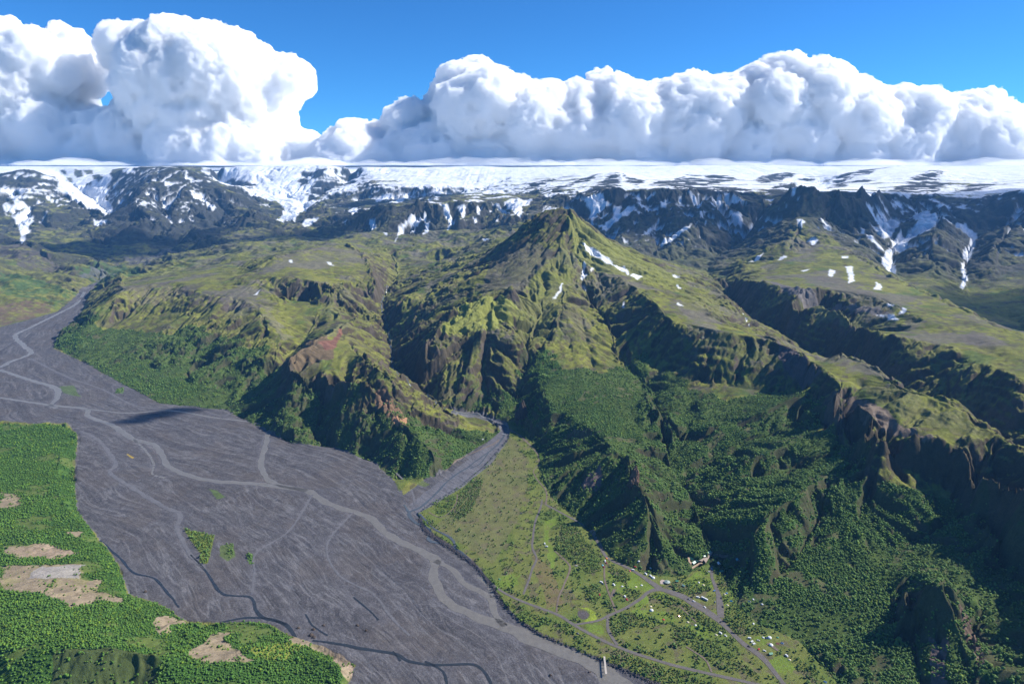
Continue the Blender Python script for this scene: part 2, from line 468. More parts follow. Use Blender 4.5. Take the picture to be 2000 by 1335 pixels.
Z2 = Z2 + cz_ * (crag - 9) * sstep(-0.25, 0.15, fbm(X / 500 + 8, Y / 500 + 8, 3))
rocky = fbm(X / 14, Y / 14, 3, ridge=True) - 0.3
Z2 = Z2 + amp * sstep(0.5, 1.0, sl) * rocky * 5.0 * np.clip(np.exp(TV) / 3000, 0.5, 1.5)
# the river bed: shallow dry braids
Z2 = Z2 + ice * 12 * fbm(X / 1800, Y / 900, 3)
LAND = np.minimum(Z2, 893 + 4 * rug)
# ---------------------------------------------------------------- photo point -> point on the land
def profile(az):
    c = np.interp(az, ta, np.arange(NC)); i = int(min(c, NC - 2)); f = c - i
    return LAND[:, i] * (1 - f) + LAND[:, i + 1] * f
RHO = np.exp(tv)
def hit(px, py):
    a = (px - 1000.0) / F; b = -(py - 667.5) / F           # camera right / up per unit depth
    dx, dy, dz = a, CP + b * SP, -SP + b * CP
    az = math.atan2(dx, dy); h = math.hypot(dx, dy)
    pr = profile(az); ray = H + dz / h * RHO
    k = np.nonzero(pr >= ray)[0]
    if len(k) == 0: k = NR - 1
    else: k = k[0]
    if k > 0:
        d0 = ray[k - 1] - pr[k - 1]; d1 = ray[k] - pr[k]
        t = d0 / (d0 - d1) if d0 != d1 else 0
        t = min(max(t, 0), 1)
        r = RHO[k - 1] * (1 - t) + RHO[k] * t
        z = pr[k - 1] * (1 - t) + pr[k] * t
    else: r, z = RHO[0], pr[0]
    return (r * math.sin(az), r * math.cos(az), z)
def land_z(x, y):
    az = math.atan2(x, y); return float(np.interp(math.hypot(x, y), RHO, profile(az)))
def pts(s):
    return [tuple(float(q) for q in t.split(',')) for t in s.split()]
def area(s, wob=0, out=None, base_z=False, sc_=60.0):
    """mask of the land inside a traced outline (outline laid on the land first)"""
    p = pts(s) if isinstance(s, str) else s
    w = [hit(x, y)[:2] for x, y in p]
    xs = [a for a, b in w]; ys = [b for a, b in w]
    m = wob * 2 + 5
    r = np.hypot(X, Y)
    ins = np.zeros(X.shape, bool)
    sel = (X > min(xs) - m) & (X < max(xs) + m) & (Y > min(ys) - m) & (Y < max(ys) + m)
    xx, yy = X[sel], Y[sel]
    if wob:
        xx = xx + wob * fbm(xx / sc_, yy / sc_, 3); yy = yy + wob * fbm(xx / sc_ + 31, yy / sc_ + 17, 3)
    ins[sel] = in_poly(xx, yy, w)
    return ins
D = np.exp(TV)
gx2, gy2 = grad(LAND)
SL = np.hypot(gx2, gy2)
for _ in range(1): SL = blur(SL, 1)
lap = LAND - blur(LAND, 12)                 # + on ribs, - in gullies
ppx, ppy = project(X, Y, LAND)
inriv = in_poly(X + 5 * fbm(X / 25, Y / 25, 3), Y + 5 * fbm(X / 25 + 9, Y / 25, 3), RIVER_W)

def mixc(C, m, c):
    m = m[..., None]; return C * (1 - m) + np.array(c, np.float32) * m
n1 = fbm(X / 350, Y / 350, 4); n2 = fbm(X / 90 + 20, Y / 90, 4); n3 = fbm(X / 22 + 7, Y / 22, 3); n4 = fbm(X / 7, Y / 7, 2)
C = np.zeros(X.shape + (3,), np.float32)
# hill ground: moss and heath, ochre green
C[:] = (0.165, 0.172, 0.034)
C = mixc(C, sstep(-0.25, 0.35, n2), (0.105, 0.118, 0.030))
C = mixc(C, 0.6 * sstep(0.0, 0.35, n1 + 0.4 * n3), (0.185, 0.180, 0.050))
C = mixc(C, 0.75 * sstep(0.05, 0.35, n3 - 0.5 * n1), (0.085, 0.070, 0.040))
C = mixc(C, 0.7 * sstep(0.1, 0.3, fbm(X / 140 + 4, Y / 140 + 44, 5, 0.6)), (0.080, 0.068, 0.052))
C = mixc(C, 0.6 * sstep(0.15, 0.35, fbm(X / 180 + 74, Y / 180 + 4, 5, 0.6)) * (LAND < 260), (0.060, 0.110, 0.024))
# grey-brown scree and ash on the open tops
asH = fbm(X / 260 + 90, Y / 260 + 12, 4)
ash = sstep(0.0, 0.22, asH + 0.25 * n3) * sstep(120, 200, LAND)
C = mixc(C, 0.75 * ash, (0.125, 0.110, 0.095))
# steep rock
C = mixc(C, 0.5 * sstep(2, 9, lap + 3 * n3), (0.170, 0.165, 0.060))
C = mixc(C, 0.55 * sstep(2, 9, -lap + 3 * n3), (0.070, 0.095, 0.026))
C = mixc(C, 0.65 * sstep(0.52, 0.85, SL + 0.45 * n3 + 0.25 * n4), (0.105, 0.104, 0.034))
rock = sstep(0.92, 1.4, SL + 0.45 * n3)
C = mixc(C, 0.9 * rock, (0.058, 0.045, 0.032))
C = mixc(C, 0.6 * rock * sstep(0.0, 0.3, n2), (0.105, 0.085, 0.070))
farm = sstep(4600, 6500, D)
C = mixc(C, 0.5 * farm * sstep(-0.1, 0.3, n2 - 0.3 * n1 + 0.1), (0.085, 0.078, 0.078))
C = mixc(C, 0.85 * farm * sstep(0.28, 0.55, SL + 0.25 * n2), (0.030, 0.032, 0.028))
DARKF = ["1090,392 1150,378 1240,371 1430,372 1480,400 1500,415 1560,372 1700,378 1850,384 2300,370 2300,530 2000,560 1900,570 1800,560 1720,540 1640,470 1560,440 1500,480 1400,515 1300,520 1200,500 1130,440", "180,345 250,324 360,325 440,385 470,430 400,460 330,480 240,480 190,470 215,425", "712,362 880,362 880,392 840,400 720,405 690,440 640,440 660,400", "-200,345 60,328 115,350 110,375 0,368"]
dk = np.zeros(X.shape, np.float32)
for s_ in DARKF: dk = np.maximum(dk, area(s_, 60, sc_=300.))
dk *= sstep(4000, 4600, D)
C = mixc(C, 0.68 * dk * sstep(-0.45, 0.05, 0.5 * n2 + SL - 0.2), (0.040, 0.044, 0.043))  # dark slate rock, with cloud shade on the far faces put into the colour
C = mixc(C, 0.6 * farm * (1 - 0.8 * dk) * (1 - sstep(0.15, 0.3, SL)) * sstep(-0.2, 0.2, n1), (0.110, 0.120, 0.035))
# scree patches traced
def tint(s, c, k=1.0, wob=12):
    global C
    C = mixc(C, k * area(s, wob).astype(np.float32), c)
# forest cover (0..1): traced woods, thinning with height and on steep rock
FOREST_L = "108,676 130,632 200,640 300,648 380,640 460,660 510,690 530,720 560,755 640,778 700,800 735,800 790,800 850,840 880,850 985,842 985,856 940,876 900,902 872,938 760,934 650,872 570,866 500,830 440,799 375,794 312,787 240,750 170,710"
FOREST_C = "850,785 900,780 1000,755 1035,700 1075,690 1110,720 1180,730 1230,690 1290,735 1350,755 1420,790 1500,760 1560,772 1600,765 1612,800 1620,840 1680,900 1700,950 1760,940 1850,965 1930,1000 2010,1020 2300,1100 2300,1700 1700,1500 1640,1337 1560,1252 1480,1217 1440,1182 1408,1108 1375,1100 1345,1121 1312,1126 1262,1120 1205,1095 1168,1062 1140,1022 1082,976 1062,940 1050,876 1020,830 960,800 905,795"
NEAR_L = [(-300,822),(0,828),(130,828),(152,850),(145,920),(150,1000),(200,1060),(235,1110),(250,1160),(300,1176),(370,1215),(520,1216),(560,1238),(600,1252),(660,1276),(692,1295),(680,1340),(600,1600),(-900,1700)]
lowz = LAND < 55 + 20 * n2
fL = area(FOREST_L, 70, sc_=110.) | (area(FOREST_L, 6) & lowz); fC = area(FOREST_C, 75, sc_=110.) | (area(FOREST_C, 4) & lowz); nL = area(NEAR_L, 6)
flat0 = area([(x, y) for x, y in FLAT], 0)
fL = fL & ~inriv & ~flat0; fC = fC & ~inriv & ~flat0
forest = np.maximum(fL * 0.85, fC * 1.0) * (0.35 + 0.65 * sstep(-0.35, 0.1, n1 + 0.6 * n2 - 0.2))
thin = sstep(0.95, 1.35, SL + 0.3 * n3)
hi = sstep(40, 200, LAND + 130 * n2 + 60 * n3) * fL + sstep(130, 220, LAND + 90 * n2 + 40 * n3) * fC
patch = sstep(0.08, 0.36, n2 * 0.7 + n3 * 0.5 - 0.02)
forest = forest * (1 - 0.9 * thin) * (1 - 0.85 * np.clip(hi, 0, 1)) * (1 - 0.9 * patch)
forest = np.where(nL, 0.95 * (1 - 0.85 * sstep(0.1, 0.36, n2 + 0.3 * n3)) * (1 - thin), forest)
flat = area([(x, y) for x, y in FLAT], 0) & ~inriv
under = np.maximum(fL, fC)
C = mixc(C, 0.85 * under, (0.060, 0.088, 0.024))
C = mixc(C, 0.8 * under * patch, (0.085, 0.078, 0.040))
C = mixc(C, 0.6 * under * thin, (0.055, 0.045, 0.030))
C = mixc(C, nL.astype(np.float32), (0.058, 0.110, 0.020))
C = mixc(C, 0.7 * nL * sstep(0.0, 0.35, n2 + 0.4 * n3), (0.110, 0.130, 0.036))
C = mixc(C, 0.9 * np.clip(forest, 0, 1), (0.030, 0.075, 0.015))
# open ground traced from the photograph
for s_, c_ in [("0,598 40,588 90,592 110,604 60,620 0,636", (0.13, 0.085, 0.065)), ("0,470 60,480 100,505 140,530 100,530 40,520 0,500", (0.085, 0.072, 0.066)), ("0,530 60,540 120,560 150,575 110,590 40,580 0,575", (0.050, 0.095, 0.026)),
               ("150,520 190,510 250,520 280,535 220,545 160,535", (0.055, 0.10, 0.03)), ("240,500 330,485 350,490 300,512 250,515", (0.13, 0.12, 0.115)), ("200,520 225,540 190,548 160,540", (0.11, 0.105, 0.115)),
               ("250,560 330,556 360,566 330,590 260,600 240,580", (0.13, 0.115, 0.07)), ("350,560 400,575 480,590 500,605 440,610 380,600", (0.090, 0.075, 0.070)), ("520,600 560,640 570,660 545,660 515,625", (0.16, 0.15, 0.085)),
               ("560,500 640,488 700,500 690,520 600,525 540,520", (0.14, 0.13, 0.085)), ("1560,590 1640,605 1700,640 1660,635 1590,612", (0.16, 0.16, 0.06)), ("1680,730 1800,770 1880,810 1940,850 1860,850 1760,800 1690,765", (0.15, 0.15, 0.055)),
               ("1340,560 1420,585 1400,620 1330,600", (0.15, 0.15, 0.05)), ("1330,655 1460,660 1560,690 1600,730 1540,725 1440,690 1340,680", (0.11, 0.12, 0.035))]:
    C = mixc(C, 0.75 * area(s_, 45, sc_=120.) * sstep(-0.5, 0.1, n3 + n2), c_)
BARE = (0.110, 0.075, 0.055)
tint("1130,945 1150,925 1175,905 1175,945 1165,960 1140,955", (0.13, 0.095, 0.085))
tint("1090,860 1120,840 1165,838 1130,870 1115,865", (0.10, 0.085, 0.045))
tint("735,760 755,755 770,790 790,810 800,840 775,830 760,815 735,800", (0.16, 0.10, 0.06))
tint("765,815 790,815 800,825 785,832 770,830", (0.33, 0.18, 0.10))
tint("565,700 600,670 640,655 650,675 650,700 600,712 575,715", (0.13, 0.095, 0.055))
tint("620,668 650,665 665,640 670,645 655,680 635,685", (0.17, 0.085, 0.06))
tint("1520,665 1560,690 1605,728 1590,740 1550,735 1520,700", (0.085, 0.070, 0.070))
tint("1640,760 1710,790 1760,830 1820,850 1800,860 1720,845 1700,822 1680,800", (0.16, 0.125, 0.095))
tint("1480,545 1560,560 1640,590 1720,600 1740,620 1640,600 1560,585", (0.14, 0.125, 0.115))
tint("960,500 1000,470 1060,480 1090,500 1040,540 1000,560 940,570", (0.085, 0.078, 0.060), 0.7)
tint("1113,415 1180,462 1240,496 1290,524 1345,548 1300,560 1240,545 1160,530 1125,515 1115,470", (0.175, 0.185, 0.045), 0.75, 40)
tint("1110,480 1125,530 1110,570 1080,640 1040,700 1000,650 1010,600 1040,540", (0.150, 0.160, 0.040), 0.5, 40)
tint("860,650 870,628 900,598 930,582 985,578 1010,600 1000,620 965,645 920,648", (0.20, 0.215, 0.045), 0.8, 30)
tint("1815,1235 1840,1250 1850,1340 1825,1340 1815,1290", (0.14, 0.10, 0.085))
tint("1875,1180 1900,1220 1930,1300 1915,1300 1885,1240", (0.14, 0.10, 0.075), 1, 6)
tint("1630,790 1700,795 1705,815 1690,820 1650,812", (0.05, 0.04, 0.03), .6)
for s in ["0,1065 60,1065 150,1072 155,1080 110,1088 50,1085 0,1082", "20,1075 100,1070 160,1078 120,1088 30,1086",
          "0,1105 60,1105 150,1100 165,1115 150,1125 190,1135 185,1160 230,1165 240,1175 180,1172 155,1185 80,1160 0,1155",
          "300,1205 330,1198 365,1213 350,1225 305,1235", "130,1040 165,1035 165,1048 145,1050",
          "370,1275 430,1235 460,1230 440,1250 480,1285 500,1290 480,1300 430,1290 380,1285",
          "570,1240 600,1245 660,1262 690,1295 685,1320 672,1300 640,1275 600,1262 575,1262",
          "0,960 20,965 40,985 0,990", "640,1265 690,1290 683,1335 668,1320"]:
    tint(s, (0.30, 0.225, 0.16), 0.8, 20)
    C = mixc(C, 0.7 * area(s, 30) * sstep(-0.1, 0.3, n4 * 0.6 - n3), (0.17, 0.135, 0.09))
    C = mixc(C, 0.6 * area(s, 16) * sstep(0.0, 0.4, n3 + n2), (0.16, 0.15, 0.06))
    forest = forest * (1 - (0.97 - 0.5 * sstep(0.1, 0.4, n3)) * area(s, 16))
tint("70,1108 165,1103 150,1125 60,1130", (0.27, 0.25, 0.235), 0.8, 18)
tint("480,1270 560,1250 600,1262 560,1290 520,1285", (0.20, 0.22, 0.04), 0.8, 8)
tint("100,1275 310,1275 305,1340 100,1340", (0.068, 0.078, 0.030), 0.7, 12)
forest = forest * (1 - 0.8 * area("100,1275 310,1275 305,1340 100,1340", 8))
# valley meadow (the camp flat)
mead = flat.astype(np.float32)
C = mixc(C, mead, (0.125, 0.142, 0.036))
C = mixc(C, mead * sstep(-0.1, 0.3, n2 + 0.4 * n3), (0.095, 0.130, 0.028))
C = mixc(C, 0.8 * mead * sstep(0.1, 0.35, n3 - n2 * 0.5), (0.110, 0.095, 0.055))
C = mixc(C, mead * area("850,1030 960,900 985,850 1010,860 1030,900 1030,960 990,1060 960,1100 930,1080", 8) * 0.5, (0.13, 0.115, 0.062))
G = (0.125, 0.185, 0.026)
for s in ["1063,1018 1085,1010 1090,1018 1075,1035 1070,1055 1088,1080 1082,1108 1076,1108 1072,1085 1063,1060", 
          "1230,1115 1265,1130 1285,1145 1260,1155 1235,1155 1225,1140", "975,1125 1010,1115 1015,1140 985,1150 965,1140",
          "1290,1155 1320,1165 1300,1175 1270,1165", "1240,1180 1265,1160 1270,1175 1250,1195", "1230,1190 1300,1190 1330,1210 1290,1220 1250,1210",
          "1335,1140 1370,1105 1385,1120 1395,1145 1370,1150", "1478,1245 1505,1242 1510,1258 1490,1262 1478,1255", "1500,1285 1530,1280 1560,1300 1545,1320 1525,1318 1505,1300",
          "1410,1160 1430,1165 1428,1185 1415,1180", "1145,1220 1170,1222 1180,1240 1150,1235", "1340,1215 1380,1225 1400,1250 1360,1240", "1180,1115 1215,1130 1230,1165 1205,1150"]:
    C = mixc(C, 0.85 * area(s, 12) * sstep(-0.5, 0.1, n3 + 0.5 * n4), G)
tint("1131,1186 1148,1185 1163,1195 1166,1208 1150,1216 1140,1212 1152,1205 1152,1192", (0.19, 0.24, 0.03), 1, 2)
tint("1128,1192 1145,1192 1152,1200 1146,1208 1136,1208 1128,1202", (0.085, 0.075, 0.072), 1, 1)
tint("1040,1080 1080,1110 1100,1180 1070,1190 1060,1150 1040,1110", (0.15, 0.11, 0.06), .6, 8)
# snow fields
SNOW = """0,370 8,362 18,370 27,372 28,385 45,395 60,403 60,420 52,427 66,422 55,435 96,412 60,437 55,447 60,450 50,462 45,474 38,470 40,455 36,440 30,430 10,415 28,423 35,415 3,399 25,407 38,420 45,412 48,407 28,395 18,378 0,378
28,370 40,368 50,372 43,383 36,376
90,382 98,382 98,390 105,388 106,395 100,396
108,395 120,386 124,388 112,396
65,402 75,392 79,393 70,401
112,340 128,333 145,338 160,348 185,345 218,345 218,352 208,365 212,378 205,388 214,395 220,405 214,420 205,420 190,410 165,400 140,385 118,372 108,365 115,355
183,428 195,430 210,430 200,436 190,442 185,440
372,378 385,378 400,390 412,400 422,405 415,413 405,403 390,390
235,330 262,333 265,340 240,337
415,345 440,330 520,325 640,328 628,345 608,362 602,388 618,394 598,412 578,428 540,431 556,408 540,392 510,385 480,372 455,362 430,358
721,428 731,428 735,446 726,449 722,438
749,453 757,455 756,460 750,458
766,472 776,462 777,445 785,440 797,428 802,418 810,420 820,425 830,422 838,415 835,422 822,433 800,435 790,443 788,452 775,466
801,454 812,443 810,450 803,455
825,458 830,440 835,430 841,432 838,445 830,456
864,398 876,400 880,420 888,432 880,440 868,451 878,437 868,418
892,404 910,402 908,420 904,426 898,412
933,402 943,402 935,420 931,416
924,424 930,424 933,432 928,438
957,395 975,400 985,410 1000,420 980,412 970,402
985,395 1000,388 1040,388 1035,398 1020,402 1018,422 1010,420 1000,410 990,402
680,412 690,405 705,406 698,415 690,418 685,414
590,435 600,428 612,424 622,425 618,432 605,440 594,444
733,390 745,383 768,376 765,383 745,392 737,396
760,395 790,380 802,373 795,385 775,397
660,370 680,360 690,365 700,372 680,372
1140,385 1165,380 1178,380 1180,390 1195,400 1180,408 1172,415 1160,425 1158,435 1168,440 1180,440 1198,425 1198,402 1215,405 1210,418 1225,403 1240,408 1225,422 1205,432 1190,445 1184,452 1170,445 1155,435 1150,425 1155,415 1148,405
1197,455 1210,445 1205,455
1253,460 1265,448 1280,440 1285,427 1288,432 1280,445 1265,458
1198,463 1215,463 1222,470 1228,472 1220,475
1288,481 1320,455 1345,442 1352,437 1368,425 1366,412 1374,425 1360,440 1340,450 1320,463 1296,480
1258,380 1275,377 1280,377 1268,390
1290,395 1300,390 1306,393 1300,405 1292,402
1325,385 1332,385 1330,400 1326,398
1343,374 1352,378 1362,395 1364,376 1372,392 1368,405 1360,400 1350,388
1388,388 1400,390 1405,380 1411,400 1405,404 1395,396
1413,374 1420,375 1424,392 1415,388
1425,395 1435,382 1445,388 1458,398 1440,397
1425,410 1435,415 1448,418 1450,430 1448,447 1440,440 1430,425
1466,440 1471,437 1469,447 1464,446
1376,432 1380,432 1378,440
1138,474 1150,483 1170,492 1185,502 1195,512 1204,518 1218,519 1226,527 1230,535 1225,538 1222,530 1205,524 1180,512 1160,500 1145,488
1231,538 1245,534 1255,540 1243,545
1138,515 1142,510 1146,515 1140,535 1148,536 1135,546
1156,523 1160,523 1160,531 1156,531
1078,585 1090,570 1098,552 1100,553 1096,568 1085,583
1135,555 1140,558 1148,573 1140,565
1314,537 1329,543 1320,543
1321,554 1327,556 1329,563 1323,562
1320,590 1335,598 1325,596
1217,588 1220,588 1219,602 1217,600
1557,428 1567,428 1573,435 1568,436 1566,447 1563,440
1576,470 1588,462 1597,468 1595,474 1585,478
1598,426 1608,430 1620,440 1624,449 1612,440
1690,398 1707,402 1703,410 1712,425 1722,412 1730,420 1732,432 1742,430 1750,420 1758,432 1756,440 1748,445 1742,462 1730,462 1718,445 1708,425
1697,434 1715,445 1730,458 1738,464 1728,466 1712,452
1783,422 1800,412 1815,413 1833,422 1832,435 1815,450 1790,462 1772,475 1770,487 1745,495 1740,505 1748,510 1742,516 1750,533 1735,530 1722,515 1722,508 1730,492 1748,480 1740,470 1750,465 1770,462 1780,445 1788,438 1796,430 1788,430
1680,444 1690,450 1705,465 1720,480 1728,492 1715,485 1695,465
1867,435 1885,435 1895,448 1910,455 1905,470 1900,490 1893,505 1885,510 1880,500 1882,492 1893,478 1897,462 1880,452 1870,445
1878,515 1884,512 1886,530 1890,545 1882,562 1876,562 1880,545
1828,402 1840,399 1858,403 1855,408 1835,406
1867,404 1880,402 1900,410 1915,412 1905,414 1880,408
1650,520 1664,520 1666,535 1668,548 1658,553 1657,535
1617,530 1622,525 1631,530 1626,540 1620,539
1644,500 1657,500 1655,504 1645,504
1519,508 1530,498 1537,502 1525,508
1566,528 1583,525 1570,531
1707,565 1713,550 1722,558 1722,566
1459,513 1475,505 1492,493 1485,503 1470,511
1746,371 1760,371 1779,375 1779,383 1760,384 1752,377
1535,358 1546,365 1554,382 1546,384 1538,373
1731,594 1740,592 1743,598 1738,600
1757,612 1765,600 1770,602 1765,613
1712,613 1728,620 1718,619
1730,615 1748,615 1757,624 1745,625
564,507 570,507 571,513 566,513
637,511 645,512 652,519 645,518
495,576 508,564 502,576
940,467 952,466 955,470 945,471"""
snow = np.zeros(X.shape, bool)
for s in SNOW.strip().splitlines():
    snow |= area(s, 10 if 'z' else 0, sc_=45.0)
def nosnow(s): return area(s, 60, sc_=300.)
high = LAND + 90 * fbm(X / 900, Y / 420, 5) + 40 * n2 + (D - 6000) * 0.03
hs = sstep(560, 600, high) * sstep(5900, 6300, D) * (SL < 0.75)
strips = fbm(X / 1500 + 3, Y / 260 + LAND / 60, 4)
hs = hs * (sstep(-0.10, -0.05, strips + sstep(640, 840, LAND) * 0.5 + 0.16 - 0.35 * sstep(0.25, 0.6, SL)) > 0.5)
bad = nosnow("215,345 235,325 360,322 400,345 450,370 490,395 480,430 350,485 180,480 215,425 212,360") | nosnow("-300,340 0,337 60,325 108,345 112,372 60,372 0,366 -300,360")
hs = (hs > 0.5) & ~bad
sparse = (fbm(X / 230 + 40, Y / 230, 4) + 0.9 * np.clip(-lap / 15, -1, 1) * 0.25 > 0.30) & (LAND > 330) & (D > 5600) & (SL < 1.2)
lapw = LAND - blur(LAND, 40)
gul = (-lapw + 10 * fbm(X / 90, Y / 90, 3) > 9.0) & (dk > 0.3) & (fbm(X / 520 + 12, Y / 520, 3) > -0.02) & (LAND > 215) & (D > 4700)
snow = snow | hs | gul | sparse | (ice > 0.5)
for s in ["115,331 128,332 132,342 125,340", "128,345 140,348 142,355 135,356", "145,330 160,332 163,345 150,347 144,340", "165,357 180,357 178,364 168,363", "180,342 195,340 202,350 190,353 182,350", "162,332 180,332 183,340 168,341"]:
    snow &= ~area(s, 20)
for s in ["1010,373 1060,352 1105,348 1062,359 1030,370", "1070,373 1130,350 1180,338 1150,353 1100,369", "1128,379 1170,358 1205,335 1212,350 1200,373 1160,376", "1214,339 1262,352 1240,363", "1262,360 1330,345 1450,351 1400,358 1300,366",
          "1330,340 1420,343 1442,350 1400,349", "1300,370 1360,362 1440,365 1460,372 1400,374", "1608,369 1640,345 1680,333 1757,324 1700,338 1655,350 1652,366", "1735,376 1770,355 1820,332 1845,334 1828,350 1852,358 1828,374 1780,376",
          "1868,377 1895,360 1952,354 1942,362 1900,374", "1500,372 1550,354 1585,371 1560,380 1520,385", "583,336 600,330 640,329 625,345 610,350 590,362 580,360 595,345", "598,388 610,365 625,352 655,360 640,374 616,394",
          "440,352 470,352 500,362 480,366", "1470,352 1500,340 1560,338 1520,352 1490,358", "1560,348 1600,347 1590,352 1555,352", "1650,353 1680,352 1706,347 1690,356 1668,357"]:
    dr = area(s, 95, sc_=170.) & (D > 5500)
    C = mixc(C, 0.9 * dr, (0.026, 0.028, 0.030)); snow &= ~(dr & (fbm(X / 260, Y / 160, 4) < 0.16))
snowf = blur(snow.astype(np.float32), 1)
C = mixc(C, snowf, (0.68, 0.71, 0.76))
C = mixc(C, 0.35 * snowf * sstep(0.0, 0.35, fbm(X / 120, Y / 240, 4)), (0.42, 0.44, 0.47))
crev = ice * 0 + sstep(0.05, 0.3, fbm(X / 60, Y / 160, 3)) * snowf * area("500,360 560,340 640,345 605,400 600,412 575,430 540,431 556,405 520,392 500,380", 20)
C = mixc(C, 0.5 * crev, (0.35, 0.45, 0.55))
# ---------------------------------------------------------------- water, roads: ribbons laid on the land
def ribbon(name, s, mat, lift, jit=0.15, dens=6.0, level=None, seed=1):
    """s: 'px,py,width_m ...' traced in the photo, laid on the land"""
    p = [tuple(float(q) for q in t.split(',')) for t in s.split()]
    w = [hit(x, y) for x, y, _ in p]; wd = [q[2] for q in p]
    P_ = np.array([(a, b) for a, b, c in w]); W_ = np.array(wd)
    # Catmull-Rom through the traced points
    out = []; ow = []
    for i in range(len(P_) - 1):
        p0 = P_[max(i - 1, 0)]; p1 = P_[i]; p2 = P_[i + 1]; p3 = P_[min(i + 2, len(P_) - 1)]
        n = max(2, int(np.hypot(*(p2 - p1)) / dens))
        for k in range(n):
            t = k / n
            out.append(0.5 * (2 * p1 + (p2 - p0) * t + (2 * p0 - 5 * p1 + 4 * p2 - p3) * t * t + (3 * p1 - p0 - 3 * p2 + p3) * t ** 3))
            ow.append(W_[i] * (1 - t) + W_[i + 1] * t)
    out.append(P_[-1]); ow.append(W_[-1])
    out = np.array(out); ow = np.array(ow)
    d = np.gradient(out, axis=0); d /= np.linalg.norm(d, axis=1, keepdims=True) + 1e-9
    nr = np.stack([-d[:, 1], d[:, 0]], 1)
    ln = np.concatenate([[0], np.cumsum(np.linalg.norm(out[1:] - out[:-1], axis=1))])
    j1 = perlin(ln / 30 + seed * 3.1, ln * 0 + seed); j2 = perlin(ln / 30 + seed * 5.7, ln * 0 + seed + 9)
    L = out + nr * (ow / 2 * (1 + jit * 2 * j1))[:, None]; R = out - nr * (ow / 2 * (1 + jit * 2 * j2))[:, None]
    cols = [L * (1 - t) + R * t for t in (0, 0.25, 0.5, 0.75, 1)]
    V = []; n = len(out)
    for cidx, cc in enumerate(cols):
        for q in cc:
            zz = land_z(q[0], q[1])
            V.append((q[0], q[1], zz + lift if level is None else base(q[1]) + level))
    V = np.array(V); Fc = []
    for c in range(4):
        a = np.arange(n - 1) + c * n
        Fc.append(np.stack([a + n, a + n + 1, a + 1, a], 1))
    return V, np.concatenate(Fc), out, ow
def join_ribbons(name, lst, mat):
    Vs, Fs, o = [], [], 0
    for V, Fc, _, _ in lst:
        V = V.copy(); Vs.append(V); Fs.append(Fc + o); o += len(V)
    ob = mesh_from(name, np.concatenate(Vs), np.concatenate(Fs), mat)
    return ob
# ---------------------------------------------------------------- braided river bed
# flow direction field: along the valley axis
AX = ground_px([(180, 580), (60, 680), (130, 790), (330, 850), (560, 930), (800, 1080), (950, 1210), (1150, 1400), (1500, 1700)])
AXp = np.array(AX)
seg = np.hypot(*(AXp[1:] - AXp[:-1]).T); cum = np.concatenate([[0], np.cumsum(seg)])
rv = inriv | (area(RIVER, 30) & (fl < 0.6))
RXs, RYs = X[rv], Y[rv]
best = np.full(RXs.shape, 1e18); S = np.zeros(RXs.shape); Tt = np.zeros(RXs.shape)
for i in range(len(AXp) - 1):
    a, b = AXp[i], AXp[i + 1]; d = b - a; L = seg[i]
    t = np.clip(((RXs - a[0]) * d[0] + (RYs - a[1]) * d[1]) / L ** 2, 0, 1)
    qx = RXs - a[0] - t * d[0]; qy = RYs - a[1] - t * d[1]; dd = qx * qx + qy * qy
    sg = np.sign(d[0] * (RYs - a[1]) - d[1] * (RXs - a[0]))
    m = dd < best
    best[m] = dd[m]; S[m] = (cum[i] + t * L)[m]; Tt[m] = (np.sqrt(dd) * sg)[m]
def braid(sx, sy, w, off):
    a = perlin(S / (sx * 1.0) + off, Tt / (sx * 0.6) + off) * w
    a2 = perlin(S / (sx * 0.4) + off + 5, Tt / (sx * 0.3) + 2 * off) * w * 0.35
    return fbm(S / sx + off, (Tt + a + a2) / sy + off, 4, 0.55)
b1 = braid(330, 30, 34, 1.3); b2 = braid(150, 13, 22, 8.1); b3 = braid(80, 5.5, 6, 4.4); b4 = braid(420, 90, 120, 2.2)
l1 = 1 - np.abs(b1) * 13; l2 = 1 - np.abs(b2) * 9; l3 = 1 - np.abs(b3) * 6
cg = np.zeros(RXs.shape + (3,), np.float32)
cg[:] = (0.080, 0.076, 0.080)
cg = mixc(cg, sstep(-0.1, 0.35, b4), (0.080, 0.072, 0.070))
cg = mixc(cg, 0.7 * sstep(0.0, 0.4, b1), (0.056, 0.053, 0.057))
cg = mixc(cg, 0.6 * sstep(0.05, 0.4, b2), (0.060, 0.057, 0.062))
cg = mixc(cg, 0.75 * np.clip(l1, 0, 1), (0.160, 0.155, 0.160))
cg = mixc(cg, 0.42 * np.clip(l2, 0, 1), (0.150, 0.145, 0.150))
cg = mixc(cg, 0.30 * np.clip(l3, 0, 1), (0.045, 0.042, 0.050))
